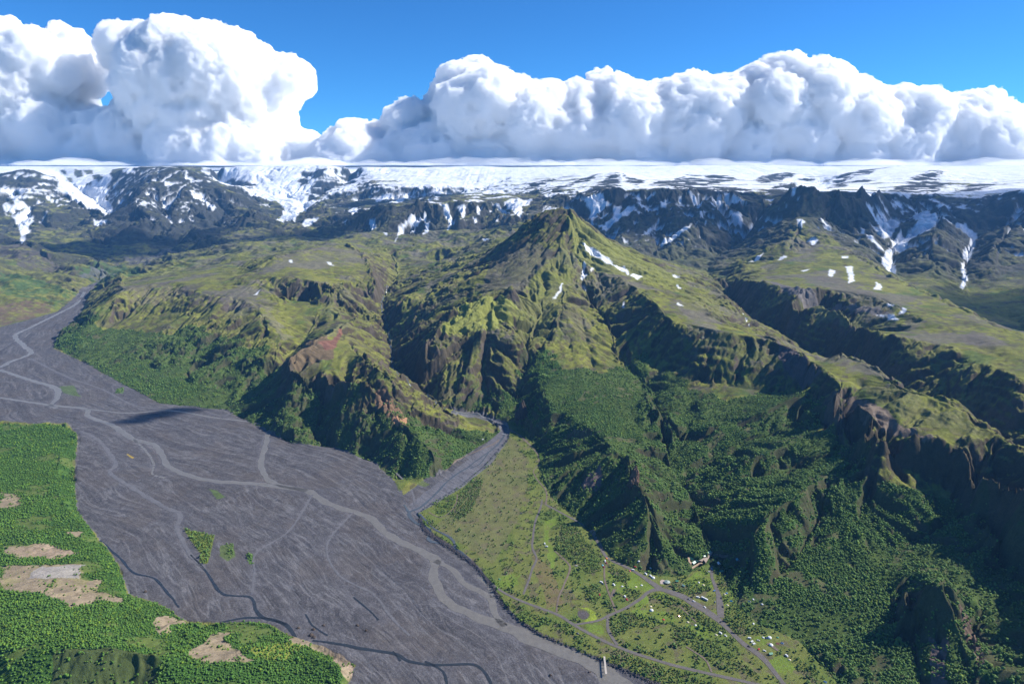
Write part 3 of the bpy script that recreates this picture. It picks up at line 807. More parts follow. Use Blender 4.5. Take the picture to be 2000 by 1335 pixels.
# water channels: traced lines with their widths in metres
CH_MAIN = ["165,570,16 150,592,16 118,610,18 62,638,18 30,655,18 48,676,20 60,690,18 20,706,20 0,716,20 -80,735,20",
 "0,722,14 60,742,16 108,757,20 112,775,16 100,790,12 110,797,12",
 "0,776,12 60,785,12 110,792,14 168,798,14 172,812,14 215,828,16 242,845,18 262,858,16 300,868,16 318,890,14 332,912,14 400,936,15 500,944,16 545,950,16 600,958,17 640,982,16 690,999,16 722,1010,16 762,1046,17 820,1074,17 850,1094,20 846,1118,17 856,1150,17 882,1180,17 930,1203,18 992,1225,24 1050,1250,30 1112,1274,30 1168,1300,30 1200,1330,34 1215,1345,36 1250,1420,36",
 "172,798,8 250,806,8 330,801,8 420,815,8 500,826,9 522,838,12 518,870,14 510,900,14 516,925,14 538,944,14 600,957,14",
 "850,1094,12 885,1112,12 906,1138,12 940,1155,12 957,1166,12 966,1195,12 985,1222,12",
 "262,858,6 285,880,6 300,905,5 298,925,5 322,932,6",
 "935,1125,9 955,1145,8 962,1166,8"]
CH_PALE = ["160,842,9 195,862,9 226,905,10 214,922,9 258,952,10 322,990,10 352,1004,10 346,1030,8 358,1058,8 372,1082,7 400,1110,6",
 "510,760,4 470,790,5 440,812,6", "225,750,5 300,770,5 350,785,5", "60,700,8 130,735,8 200,760,6 260,790,6 330,800,6",
 "760,905,4 800,950,5 810,985,4", "610,965,5 590,1000,5 560,1040,4 500,1080,4 497,1120,4 492,1160,4",
 "690,1000,4 640,1060,4 660,1120,4 730,1160,4 760,1200,4 800,1240,4"]
CH_DARK = ["372,1082,3 400,1112,4 430,1155,5 455,1162,5 490,1166,5 500,1190,5 512,1204,6 540,1212,6 562,1222,6 577,1243,5",
 "430,1215,4 470,1207,5 520,1206,5 560,1218,5", "610,1250,4 660,1256,5 720,1268,6 770,1275,6 800,1290,5 850,1298,5 930,1298,5 960,1335,4",
 "768,1270,3 782,1290,3", "830,1290,3 865,1310,4 875,1345,4",
 "196,1055,3 235,1090,4 262,1118,4 300,1128,4 330,1160,4 350,1185,3", "597,1198,3 610,1220,3 640,1240,3", "690,1165,3 720,1190,3 740,1210,3"]
CH_SIDE = ["760,560,5 745,590,5 757,640,6 765,690,7 770,722,7 800,750,6 836,772,6 870,798,5", "884,803,4 930,808,4 960,820,5 985,827,6 992,838,6 984,852,6 972,868,5 955,882,4 930,900,4 915,912,5 880,935,4 850,965,5 822,990,6 800,1000,6 806,1015,7 838,1035,7 838,1055,7 868,1062,6 900,1078,6 920,1100,5",
 "955,882,3 938,905,3 918,915,3", "790,985,4 798,1000,5", "820,1003,5 845,1030,4 880,1050,5 890,1068,5", "1452,612,6 1458,626,8 1464,634,8"]
rib_main = [ribbon('', s_, None, 0, 0.25, 7, level=-1.25, seed=i + 1) for i, s_ in enumerate(CH_MAIN)]
rib_pale = [ribbon('', s_, None, 0, 0.3, 7, level=-1.05, seed=i + 21) for i, s_ in enumerate(CH_PALE)]
rib_dark = [ribbon('', s_, None, 0, 0.35, 5, level=-1.05, seed=i + 41) for i, s_ in enumerate(CH_DARK)]
chd = np.full(RXs.shape, 1e9)
for grp in (rib_main, rib_dark, rib_pale):
    for V_, F_, ctr, wd_ in grp:
        st = ctr[::2]; sw = wd_[::2]
        lo_ = st.min(0) - 90; hi_ = st.max(0) + 90
        m = np.nonzero((RXs > lo_[0]) & (RXs < hi_[0]) & (RYs > lo_[1]) & (RYs < hi_[1]))[0]
        mx, my = RXs[m], RYs[m]; dm = np.full(mx.shape, 1e9)
        for (a_, b_), w_ in zip(st, sw):
            np.minimum(dm, np.hypot(mx - a_, my - b_) - w_ * 0.5, out=dm)
        chd[m] = np.minimum(chd[m], dm)
near = 1 - sstep(2, 26, chd); bank = 1 - sstep(0, 7, chd)
cg = mixc(cg, 0.5 * bank, (0.135, 0.130, 0.140))
cg = mixc(cg, 0.35 * near * (1 - bank), (0.085, 0.082, 0.092))
wv = fbm(RXs / 26 + 5, RYs / 26, 3); wv2 = fbm(RXs / 26 + 55, RYs / 26 + 8, 3)
for sx_, sy_, of_, kk in ((60, 16, 3.3, 0.40), (30, 8, 9.1, 0.30)):       # small splitting threads
    q_ = perlin(S / sx_ + 1.6 * wv + of_, Tt / sy_ + 2.2 * wv2 + of_)
    cg = mixc(cg, kk * np.clip(1 - np.abs(q_) * 9, 0, 1), (0.165, 0.160, 0.165)); cg = mixc(cg, kk * 0.8 * np.clip(1 - np.abs(q_ - 0.16) * 10, 0, 1), (0.040, 0.038, 0.042))
cg = mixc(cg, 0.35 * sstep(0.0, 0.3, fbm(RXs / 120 + 40, RYs / 120, 4)), (0.092, 0.078, 0.070))
C[rv] = np.where(inriv[rv][:, None], cg, C[rv])
LAND[rv] += np.where(inriv[rv], 1.0 * (1 - near) * (1.3 * b1 + 0.9 * b2 + 0.3 * b3 - 0.5 * np.clip(l1, 0, 1)) - 0.55 * bank, 0)
for s, c, k in [("358,1030 370,1035 418,1045 412,1080 405,1100 388,1100 392,1080 372,1055", (0.115, 0.140, 0.022), 0.95), ("430,1065 455,1060 462,1085 445,1095 430,1085", (0.09, 0.13, 0.03), 0.8),
             ("482,1080 495,1082 497,1103 486,1100", (0.06, 0.12, 0.02), 0.9), ("115,755 145,752 150,765 160,775 125,768", (0.08, 0.12, 0.04), 0.8),
             ("228,760 243,755 240,768 225,768", (0.08, 0.13, 0.04), 0.9), ("408,955 425,958 440,970 425,975", (0.08, 0.12, 0.03), 0.8),
             ("250,884 262,893 258,895 250,888", (0.35, 0.25, 0.04), 0.9), ("785,905 840,945 830,950 800,940 780,960 770,935", (0.10, 0.13, 0.03), .7)]:
    tint(s, c, k, 3)
# streams in the side valley
gravel_side = area("880,803 930,803 988,823 998,838 992,860 960,905 905,950 840,990 815,1005 800,985 850,945 905,905 950,866 978,842 970,830 930,814 882,808", 3)
C = mixc(C, gravel_side.astype(np.float32) * 0.9, (0.120, 0.118, 0.130))
forest = forest * (~inriv) * (~gravel_side)

# ---------------------------------------------------------------- mesh objects
def vn_of(Z):
    gx_, gy_ = grad(Z)
    n = np.stack([-gx_, -gy_, np.ones_like(Z)], -1)
    return n / np.linalg.norm(n, axis=-1, keepdims=True)
def mesh_from(name, V, Fc, mat, col=None, normals=None, smooth=True, extra=None):
    me = bpy.data.meshes.new(name)
    nv, nf = len(V), len(Fc); k = Fc.shape[1]
    me.vertices.add(nv); me.vertices.foreach_set('co', np.ascontiguousarray(V, np.float32).ravel())
    me.loops.add(nf * k); me.loops.foreach_set('vertex_index', np.ascontiguousarray(Fc, np.int32).ravel())
    me.polygons.add(nf); me.polygons.foreach_set('loop_start', np.arange(0, nf * k, k, dtype=np.int32))
    me.polygons.foreach_set('loop_total', np.full(nf, k, np.int32))
    me.polygons.foreach_set('use_smooth', np.full(nf, smooth, bool))
    me.update(calc_edges=True)
    if col is not None:
        a = me.color_attributes.new('tint', 'FLOAT_COLOR', 'POINT')
        a.data.foreach_set('color', np.concatenate([col, np.ones((nv, 1))], 1).astype(np.float32).ravel())
    if extra is not None:
        for kx, vx_ in extra.items():
            a = me.attributes.new(kx, 'FLOAT', 'POINT'); a.data.foreach_set('value', vx_.astype(np.float32).ravel())
    if normals is not None:
        me.normals_split_custom_set_from_vertices(normals.astype(np.float32).reshape(-1, 3))
    ob = bpy.data.objects.new(name, me); COL.objects.link(ob)
    if mat: me.materials.append(mat)
    return ob
def material(name, rough=0.9, spec=0.2):
    m = bpy.data.materials.new(name); m.use_nodes = True
    n = m.node_tree.nodes; l = m.node_tree.links
    b = n['Principled BSDF']; b.inputs['Roughness'].default_value = rough
    b.inputs['Specular IOR Level'].default_value = spec
    return m, n, l, b
def noise_tinted(name, src, scales, amt, rough=0.92, spec=0.1, bump=0.0, bscale=1.0):
    """src: colour tuple or attribute name; multiplied by procedural noise of several sizes"""
    m, n, l, b = material(name, rough, spec)
    geo = n.new('ShaderNodeNewGeometry')
    if isinstance(src, str):
        at = n.new('ShaderNodeAttribute'); at.attribute_name = src; cur = at.outputs['Color']
    else:
        rgb = n.new('ShaderNodeRGB'); rgb.outputs[0].default_value = (*src, 1); cur = rgb.outputs[0]
    last = None
    for s in scales:
        t = n.new('ShaderNodeTexNoise'); t.inputs['Scale'].default_value = s; t.inputs['Detail'].default_value = 5; t.inputs['Roughness'].default_value = 0.65
        l.new(geo.outputs['Position'], t.inputs['Vector'])
        mr = n.new('ShaderNodeMapRange'); mr.inputs['From Min'].default_value = 0.3; mr.inputs['From Max'].default_value = 0.7
        mr.inputs['To Min'].default_value = 1 - amt; mr.inputs['To Max'].default_value = 1 + amt
        l.new(t.outputs['Fac'], mr.inputs['Value'])
        mx = n.new('ShaderNodeMix'); mx.data_type = 'RGBA'; mx.blend_type = 'MULTIPLY'; mx.inputs['Factor'].default_value = 1
        l.new(cur, mx.inputs['A']); l.new(mr.outputs['Result'], mx.inputs['B']); cur = mx.outputs['Result']; last = t
    l.new(cur, b.inputs['Base Color'])
    if bump:
        bp = n.new('ShaderNodeBump'); bp.inputs['Strength'].default_value = 1.0; bp.inputs['Distance'].default_value = bump
        l.new(last.outputs['Fac'], bp.inputs['Height']); l.new(bp.outputs['Normal'], b.inputs['Normal'])
    return m
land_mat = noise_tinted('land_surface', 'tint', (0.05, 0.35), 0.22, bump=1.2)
VN = vn_of(LAND)
VIDX = np.arange(NR * NC).reshape(NR, NC)
kindmap = np.zeros((NR, NC), np.int8)            # 0 hills, 1 river bed, 2 meadow, 3 ice
kindmap[inriv] = 1; kindmap[flat] = 2; kindmap[ice > 0.5] = 3
kindmap[(kindmap == 0) & nL] = 4
kindmap[(kindmap == 0) & (D > 4600)] = 5
qk = kindmap[:-1, :-1]
Vall = np.stack([X, Y, LAND], -1).reshape(-1, 3)
for code, nm in enumerate(['hillside', 'river_bed', 'meadow', 'glacier', 'riverbank_hill', 'mountain_range']):
    r_, c_ = np.nonzero(qk == code)
    if len(r_) == 0: continue
    Fq = np.stack([VIDX[r_, c_], VIDX[r_, c_ + 1], VIDX[r_ + 1, c_ + 1], VIDX[r_ + 1, c_]], 1)
    used, inv = np.unique(Fq.ravel(), return_inverse=True)
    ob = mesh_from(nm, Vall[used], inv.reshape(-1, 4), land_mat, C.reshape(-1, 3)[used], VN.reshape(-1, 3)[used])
    ob['kind'] = 'structure'
def hash3(ix, iy, iz):
    return PERM[PERM[PERM[ix & 255] + (iy & 255)] + (iz & 255)]
G3 = rng.randn(512, 3).astype(np.float32); G3 /= np.linalg.norm(G3, axis=1, keepdims=True)
def perlin3(x, y, z):
    xf = np.floor(x); yf = np.floor(y); zf = np.floor(z)
    xi = xf.astype(np.int32); yi = yf.astype(np.int32); zi = zf.astype(np.int32)
    x = (x - xf).astype(np.float32); y = (y - yf).astype(np.float32); z = (z - zf).astype(np.float32)
    u, v, w = (t * t * t * (t * (t * 6 - 15) + 10) for t in (x, y, z))
    out = 0
    for a in (0, 1):
        for b in (0, 1):
            for c in (0, 1):
                g = G3[hash3(xi + a, yi + b, zi + c)]
                d = g[:, 0] * (x - a) + g[:, 1] * (y - b) + g[:, 2] * (z - c)
                out = out + d * (u if a else 1 - u) * (v if b else 1 - v) * (w if c else 1 - w)
    return out * 1.6
def wet(name, col, rough, bump, scale):
    m = noise_tinted(name, col, (scale, scale * 5), 0.16, rough=rough, spec=0.5, bump=bump)
    return m
silty = wet('silty_water', (0.150, 0.138, 0.118), 0.35, 0.25, 0.12)
darkw = wet('dark_water', (0.030, 0.034, 0.036), 0.2, 0.1, 0.1)
palew = noise_tinted('damp_silt', (0.122, 0.119, 0.126), (0.1, 0.5), 0.2, rough=0.7, bump=0.2)
ob = join_ribbons('river_water', rib_main, silty); ob['kind'] = 'structure'
ob = join_ribbons('river_silt', rib_pale, palew); ob['kind'] = 'structure'
ob = join_ribbons('river_backwater', rib_dark, darkw); ob['kind'] = 'structure'
rib_side = [ribbon('', s_, None, 0.5, 0.3, 5, seed=i + 61) for i, s_ in enumerate(CH_SIDE)]
ob = join_ribbons('stream_water', rib_side, wet('stream_surface', (0.075, 0.085, 0.090), 0.25, 0.2, 0.2)); ob['kind'] = 'structure'
ROADS = ["930,1105,4 962,1141,4.5 1000,1165,5 1050,1185,5.5 1092,1201,6 1130,1225,6 1200,1260,6 1300,1294,6 1400,1318,6 1520,1345,6 1700,1385,6",
 "1122,1219,4.5 1165,1212,5 1188,1202,5 1225,1185,6 1252,1168,6 1268,1155,7 1292,1151,10 1330,1163,14 1362,1182,16 1390,1200,14 1412,1218,9 1432,1238,7 1455,1258,10 1472,1270,10 1495,1290,9 1515,1315,7 1535,1340,6 1580,1400,6",
 "1188,1205,4.5 1187,1226,5 1195,1243,5 1206,1259,5", "1066,985,4.5 1100,1003,5 1140,1026,5 1156,1036,6 1172,1066,6 1188,1090,6 1230,1110,6 1262,1130,9 1290,1150,13",
 "1059,975,3 1056,990,4 1045,1020,4 1041,1050,4 1040,1070,4 1048,1090,4 1040,1110,4 1030,1140,4 1022,1160,3.5", "1390,1104,4 1390,1122,5 1396,1142,6 1403,1160,8 1406,1180,12 1408,1205,10",
 "1181,1105,3 1181,1130,3 1190,1160,3 1204,1195,3", "1083,1075,2.5 1108,1098,3.5 1113,1112,4 1100,1145,3 1090,1170,3 1087,1195,3", "990,838,7 1015,850,6 1030,864,5 1038,872,4 1050,888,3 1053,900,3",
 "1052,908,2 1042,920,2.5 1049,936,3 1064,954,3 1068,966,3 1066,985,4", "830,1035,3 870,1058,3 905,1080,3 920,1092,3 930,1105,3.5", "838,1000,3 860,1010,2 878,1000,2 890,985,2 894,965,2",
 "1378,1085,5 1372,1095,5 1366,1104,4", "1392,1085,2 1410,1086,2 1422,1084,2", "870,920,2.5 885,905,3 905,893,3 940,877,5 965,866,6 975,858,4",
 "1330,1185,2.5 1345,1200,2.5 1360,1215,2", "1340,1262,2.5 1375,1285,3.5 1385,1300,3 1390,1312,3", "1195,1165,6 1200,1150,4", "1500,1255,8 1520,1270,4"]
rd = [ribbon('', s_, None, 0.30, 0.10, 4, seed=i + 81) for i, s_ in enumerate(ROADS)]
gravel_road = noise_tinted('gravel_road', (0.125, 0.112, 0.105), (0.15, 1.2), 0.18, bump=0.05)
for i in (0, 1, 2, 3, 5, 4, 9, 6, 7, 8, 10, 11, 12, 13, 14, 15, 16, 17, 18):
    V_, F_, _, _ = rd[i]; V_[:, 2] += i * 0.006
ob = join_ribbons('gravel_road', [rd[i] for i in (0, 1, 2, 3, 4, 5)], gravel_road); ob['kind'] = 'structure'
ob = join_ribbons('dirt_track', [rd[i] for i in range(6, 19)], noise_tinted('dirt_track', (0.150, 0.120, 0.095), (0.15, 1.2), 0.2, bump=0.05)); ob['kind'] = 'structure'

EXCL = []
r = np.random.RandomState(11)
# ---------------------------------------------------------------- huts, vehicles, tents
_mats = {}
def paint(name, c, rough=0.45, spec=0.4):
    if name not in _mats: _mats[name] = noise_tinted(name, c, (1.3, 7.0), 0.06, rough=rough, spec=spec)
    return _mats[name]
glass_m = paint('dark_glass', (0.02, 0.025, 0.03), 0.1, 0.6)
tyre_m = paint('tyre_rubber', (0.02, 0.02, 0.02), 0.8)
PAINT = {'white': (0.66, 0.66, 0.66), 'silver': (0.42, 0.43, 0.45), 'grey': (0.18, 0.19, 0.20), 'black': (0.03, 0.03, 0.035), 'navy': (0.03, 0.05, 0.10), 'red': (0.55, 0.03, 0.04),
         'darkred': (0.30, 0.02, 0.05), 'orange': (0.80, 0.22, 0.03), 'cyan': (0.15, 0.50, 0.65), 'blue': (0.06, 0.18, 0.45), 'green': (0.05, 0.22, 0.13), 'roofgreen': (0.12, 0.30, 0.20), 'palegreen': (0.42, 0.62, 0.45),
         'teal': (0.12, 0.32, 0.36), 'yellow': (0.75, 0.50, 0.06), 'cream': (0.70, 0.60, 0.42), 'salmon': (0.62, 0.16, 0.13), 'timber': (0.42, 0.30, 0.20), 'darkwood': (0.06, 0.05, 0.04), 'concrete': (0.52, 0.46, 0.38), 'greyroof': (0.30, 0.36, 0.32), 'tan': (0.45, 0.30, 0.16), 'metal': (0.35, 0.35, 0.36)}
def pm(k): return paint('paint_' + k, PAINT[k])
def empty(name, loc, rz, label, cat, group=None):
    o = bpy.data.objects.new(name, None); COL.objects.link(o); o.empty_display_size = 0.5
    o.location = loc; o.rotation_euler = (0, 0, rz); o['label'] = label; o['category'] = cat
    if group: o['group'] = group
    return o
class MB:
    def __init__(s): s.v = []; s.f = []
    def add(s, v, f):
        o = len(s.v); s.v += [tuple(q) for q in v]; s.f += [tuple(i + o for i in q) for q in f]; return s
    def box(s, x0, x1, y0, y1, z0, z1, tx_=0.0, ty_=0.0):
        return s.add([(x0, y0, z0), (x1, y0, z0), (x1, y1, z0), (x0, y1, z0), (x0 + tx_, y0 + ty_, z1), (x1 - tx_, y0 + ty_, z1), (x1 - tx_, y1 - ty_, z1), (x0 + tx_, y1 - ty_, z1)],
                     [(3, 2, 1, 0), (4, 5, 6, 7), (0, 1, 5, 4), (1, 2, 6, 5), (2, 3, 7, 6), (3, 0, 4, 7)])
    def prof(s, pr, w, inset=0.0):
        """side profile (x, z) extruded across y, top narrowed by inset"""
        n = len(pr); zm = max(p[1] for p in pr)
        L = [(x, -w / 2 + inset * (z / zm) ** 3, z) for x, z in pr]; R = [(x, w / 2 - inset * (z / zm) ** 3, z) for x, z in pr]
        return s.add(L + R, [tuple(range(n)), tuple(range(2 * n - 1, n - 1, -1))] + [((i + 1) % n, i, n + i, n + (i + 1) % n) for i in range(n)])
    def cyl(s, c, r_, h, ax='z', n=12, r2=None):
        r2 = r_ if r2 is None else r2; V = []
        for k, (hh_, rr) in enumerate(((-h / 2, r_), (h / 2, r2))):
            for i in range(n):
                a = 2 * math.pi * i / n; p = (rr * math.cos(a), rr * math.sin(a), hh_)
                if ax == 'y': p = (p[0], p[2], p[1])
                V.append((c[0] + p[0], c[1] + p[1], c[2] + p[2]))
        return s.add(V, [tuple(range(n - 1, -1, -1)), tuple(range(n, 2 * n))] + [(i, (i + 1) % n, n + (i + 1) % n, n + i) for i in range(n)])
    def dome(s, a, b, h, n=14, m=5, z0=0.0, p=1.0):
        V = []
        for j in range(m):
            t = j / m * math.pi / 2
            for i in range(n):
                q = 2 * math.pi * i / n; V.append((a * math.cos(q) * math.cos(t) ** p, b * math.sin(q) * math.cos(t) ** p, z0 + h * math.sin(t)))
        V.append((0, 0, z0 + h)); Fq = [tuple(range(n - 1, -1, -1))]
        for j in range(m - 1):
            Fq += [(j * n + i, j * n + (i + 1) % n, (j + 1) * n + (i + 1) % n, (j + 1) * n + i) for i in range(n)]
        Fq += [((m - 1) * n + i, (m - 1) * n + (i + 1) % n, m * n) for i in range(n)]
        return s.add(V, Fq)
    def build(s, name, mat, parent):
        me = bpy.data.meshes.new(name); me.from_pydata(s.v, [], s.f); me.update(); me.materials.append(mat)
        o = bpy.data.objects.new(name, me); COL.objects.link(o)
        if parent is not None: o.parent = parent
        return o
def wheels(root, xs, w, rad=0.36):
    for x in xs:
        for s_ in (-1, 1):
            MB().cyl((x, s_ * (w / 2 - 0.08), rad), rad, 0.24, 'y', 12).build('wheel', tyre_m, root)
def mk_car(root, col, L=4.7, W=1.95, Hh=1.75, suv=True):
    k = L / 4.7
    body = [(-2.3 * k, 0.35), (2.3 * k, 0.35), (2.33 * k, 0.75), (2.15 * k, 0.98), (1.25 * k, 1.08), (0.45 * k, Hh - 0.08), (-1.7 * k, Hh), (-2.2 * k, 1.15), (-2.33 * k, 0.9)]
    MB().prof(body, W, 0.22).build('body', pm(col), root)
    win = [(1.12 * k, 1.10), (0.47 * k, Hh - 0.16), (-1.6 * k, Hh - 0.10), (-2.0 * k, 1.16)]
    MB().prof(win, W + 0.015, 0.20).build('side_window', glass_m, root)
    MB().add([(1.30 * k, -W * .38, 1.10), (1.30 * k, W * .38, 1.10), (0.52 * k, W * .34, Hh - 0.10), (0.52 * k, -W * .34, Hh - 0.10)], [(0, 1, 2, 3)]).build('windscreen', glass_m, root)
    wheels(root, (-1.45 * k, 1.45 * k), W)
def mk_van(root, col, L=5.6, W=2.1, Hh=2.5):
    h = L / 2
    body = [(-h, 0.4), (h, 0.4), (h + 0.02, 0.95), (h - 0.75, 1.25), (h - 1.35, Hh - 0.15), (h - 1.6, Hh), (-h + 0.1, Hh), (-h, Hh - 0.2)]
    MB().prof(body, W, 0.14).build('body', pm(col), root)
    MB().prof([(h - 0.85, 1.28), (h - 1.35, Hh - 0.4), (-h + 0.9, Hh - 0.4), (-h + 0.9, 1.35)], W + 0.015, 0.12).build('side_window', glass_m, root)
    wheels(root, (-h + 1.0, h - 1.0), W)
def mk_bus(root, col, L=12.0, W=2.6, Hh=3.3):
    h = L / 2
    MB().prof([(-h, 0.4), (h, 0.4), (h + 0.05, 1.2), (h - 0.25, Hh - 0.1), (h - 0.5, Hh), (-h + 0.15, Hh), (-h, Hh - 0.2)], W, 0.12).build('body', pm(col), root)
    for i in range(7):
        x0 = -h + 0.7 + i * 1.5
        for s_ in (-1, 1):
            y0 = s_ * (W / 2 + 0.01)
            MB().box(x0, x0 + 1.3, min(y0, y0 - s_ * 0.12), max(y0, y0 - s_ * 0.12), 1.5, 2.55).build('side_window', glass_m, root)
    MB().box(h - 0.13, h + 0.03, -W * .42, W * .42, 1.35, 2.7).build('windscreen', glass_m, root)
    MB().box(-1.0, 1.0, -0.45, 0.45, Hh, Hh + 0.16, 0.1, 0.1).build('roof_hatch', pm('silver'), root)
    wheels(root, (-h + 2.3, -h + 3.4, h - 2.3), W, 0.5)
def mk_caravan(root, col, L=5.0, W=2.2, Hh=2.5):
    h = L / 2
    MB().prof([(-h, 0.45), (h, 0.45), (h + 0.1, 1.3), (h - 0.35, Hh - 0.05), (h - 0.7, Hh), (-h + 0.4, Hh), (-h - 0.05, Hh - 0.5)], W, 0.14).build('body', pm(col), root)
    MB().box(-h + 0.9, h - 1.2, -W / 2 - 0.01, W / 2 + 0.01, 1.4, 1.95).build('side_window', glass_m, root)
    MB().box(h, h + 1.3, -0.06, 0.06, 0.45, 0.55).build('tow_bar', pm('metal'), root)
    wheels(root, (-0.1,), W, 0.34)
def mk_tent(root, col, a=2.2, b=1.6, h=1.5):
    MB().dome(a, b, h, p=0.7).build('fly_sheet', pm(col), root)
    MB().dome(a * 0.35, b * 0.3, h * 0.62, n=8, m=3).build('porch', pm(col), root).location = (a * 0.8, 0, 0.0)
def mk_ridge_tent(root, col, L=4.5, W=3.0, h=2.0):
    MB().prof([(-L / 2, 0.02), (L / 2, 0.02), (L / 2 - .35, h), (-L / 2 + .35, h)], W, W / 2 - 0.06).build('canvas', pm(col), root)
    MB().box(L / 2 - 0.02, L / 2 + 0.06, -0.5, 0.5, 0.02, 1.4, 0, 0.25).build('door_flap', pm('darkwood'), root)
def mk_hut(root, roof, wall, L=8, W=6, hw=2.5, hr=2.2, over=0.5, chim=False):
    wl_ = MB(); n = [(-W / 2, 0), (W / 2, 0), (W / 2, hw), (0, hw + hr), (-W / 2, hw)]
    wl_.add([(-L / 2, y, z - (1.0 if z == 0 else 0)) for y, z in n] + [(L / 2, y, z - (1.0 if z == 0 else 0)) for y, z in n], [(4, 3, 2, 1, 0), (5, 6, 7, 8, 9)] + [(i, (i + 1) % 5, 5 + (i + 1) % 5, 5 + i) for i in (0, 1, 4)])
    w_ = wl_.build('wall', pm(wall), root)
    t = 0.14; sl_ = hr / (W / 2); wo = W / 2 + over
    for s_ in (-1, 1):
        MB().add([(-L / 2 - over, 0, hw + hr + 0.02), (L / 2 + over, 0, hw + hr + 0.02), (L / 2 + over, s_ * wo, hw - over * sl_ + 0.02), (-L / 2 - over, s_ * wo, hw - over * sl_ + 0.02),
                  (-L / 2 - over, 0, hw + hr + t), (L / 2 + over, 0, hw + hr + t), (L / 2 + over, s_ * wo, hw - over * sl_ + t), (-L / 2 - over, s_ * wo, hw - over * sl_ + t)],
                 [(0, 1, 2, 3), (4, 7, 6, 5), (0, 4, 5, 1), (1, 5, 6, 2), (2, 6, 7, 3), (3, 7, 4, 0)]).build('roof', pm(roof), root)
    for k in range(max(1, int(L / 3))):
        x = -L / 2 + 1.5 + k * 2.6
        for s_ in (-1, 1):
            y = s_ * (W / 2 + 0.02); MB().box(x - .5, x + .5, y - .04, y + .04, 1.0, 1.9).build('window', glass_m, root)
    MB().box(L / 2 - .02, L / 2 + .05, -.5, .5, 0, 2.0).build('door', pm('timber'), root)
    if chim: MB().box(-L * .2, -L * .2 + .5, -.8, -.3, hw + hr * .3, hw + hr + .9).build('chimney', pm('metal'), root)
def mk_pavilion(root, roof, R=5.6, n=8):
    MB().cyl((0, 0, 0.9), R * .9, 2.8, n=n).build('wall', pm('darkwood'), root)
    MB().cyl((0, 0, 3.3), R, 2.1, n=n, r2=0.7).build('roof', pm(roof), root)
    MB().cyl((0, 0, 4.55), 0.75, 0.5, n=n, r2=0.5).build('vent', pm('grey'), root)
    for i in range(n):
        a = 2 * math.pi * (i + .5) / n; MB().box(-.6, .6, -.05, .05, .7, 1.7).build('window', glass_m, root)
        root.children[-1].location = (R * .9 * math.cos(math.pi / n) * math.cos(a), R * .9 * math.cos(math.pi / n) * math.sin(a), 0); root.children[-1].rotation_euler = (0, 0, a + math.pi / 2)
def mk_domeyurt(root, col, R=3.2):
    MB().dome(R, R, 2.6, n=16, m=6, p=.6).build('cover', pm(col), root)
    MB().cyl((0, 0, 2.65), .5, .3, n=10).build('crown_cap', pm('silver'), root)
    MB().box(-R - .1, -R + .5, -.5, .5, 0, 1.7).build('door', pm('timber'), root)
def place(px, py, hx, hy, name, label, cat, group=None, dz=0.0):
    p = hit(px, py); q = hit(px + hx, py + hy)
    rz = math.atan2(q[1] - p[1], q[0] - p[0])
    EXCL.append((p[0], p[1]))
    return empty(name, (p[0], p[1], land_z(p[0], p[1]) + dz), rz, label, cat, group)
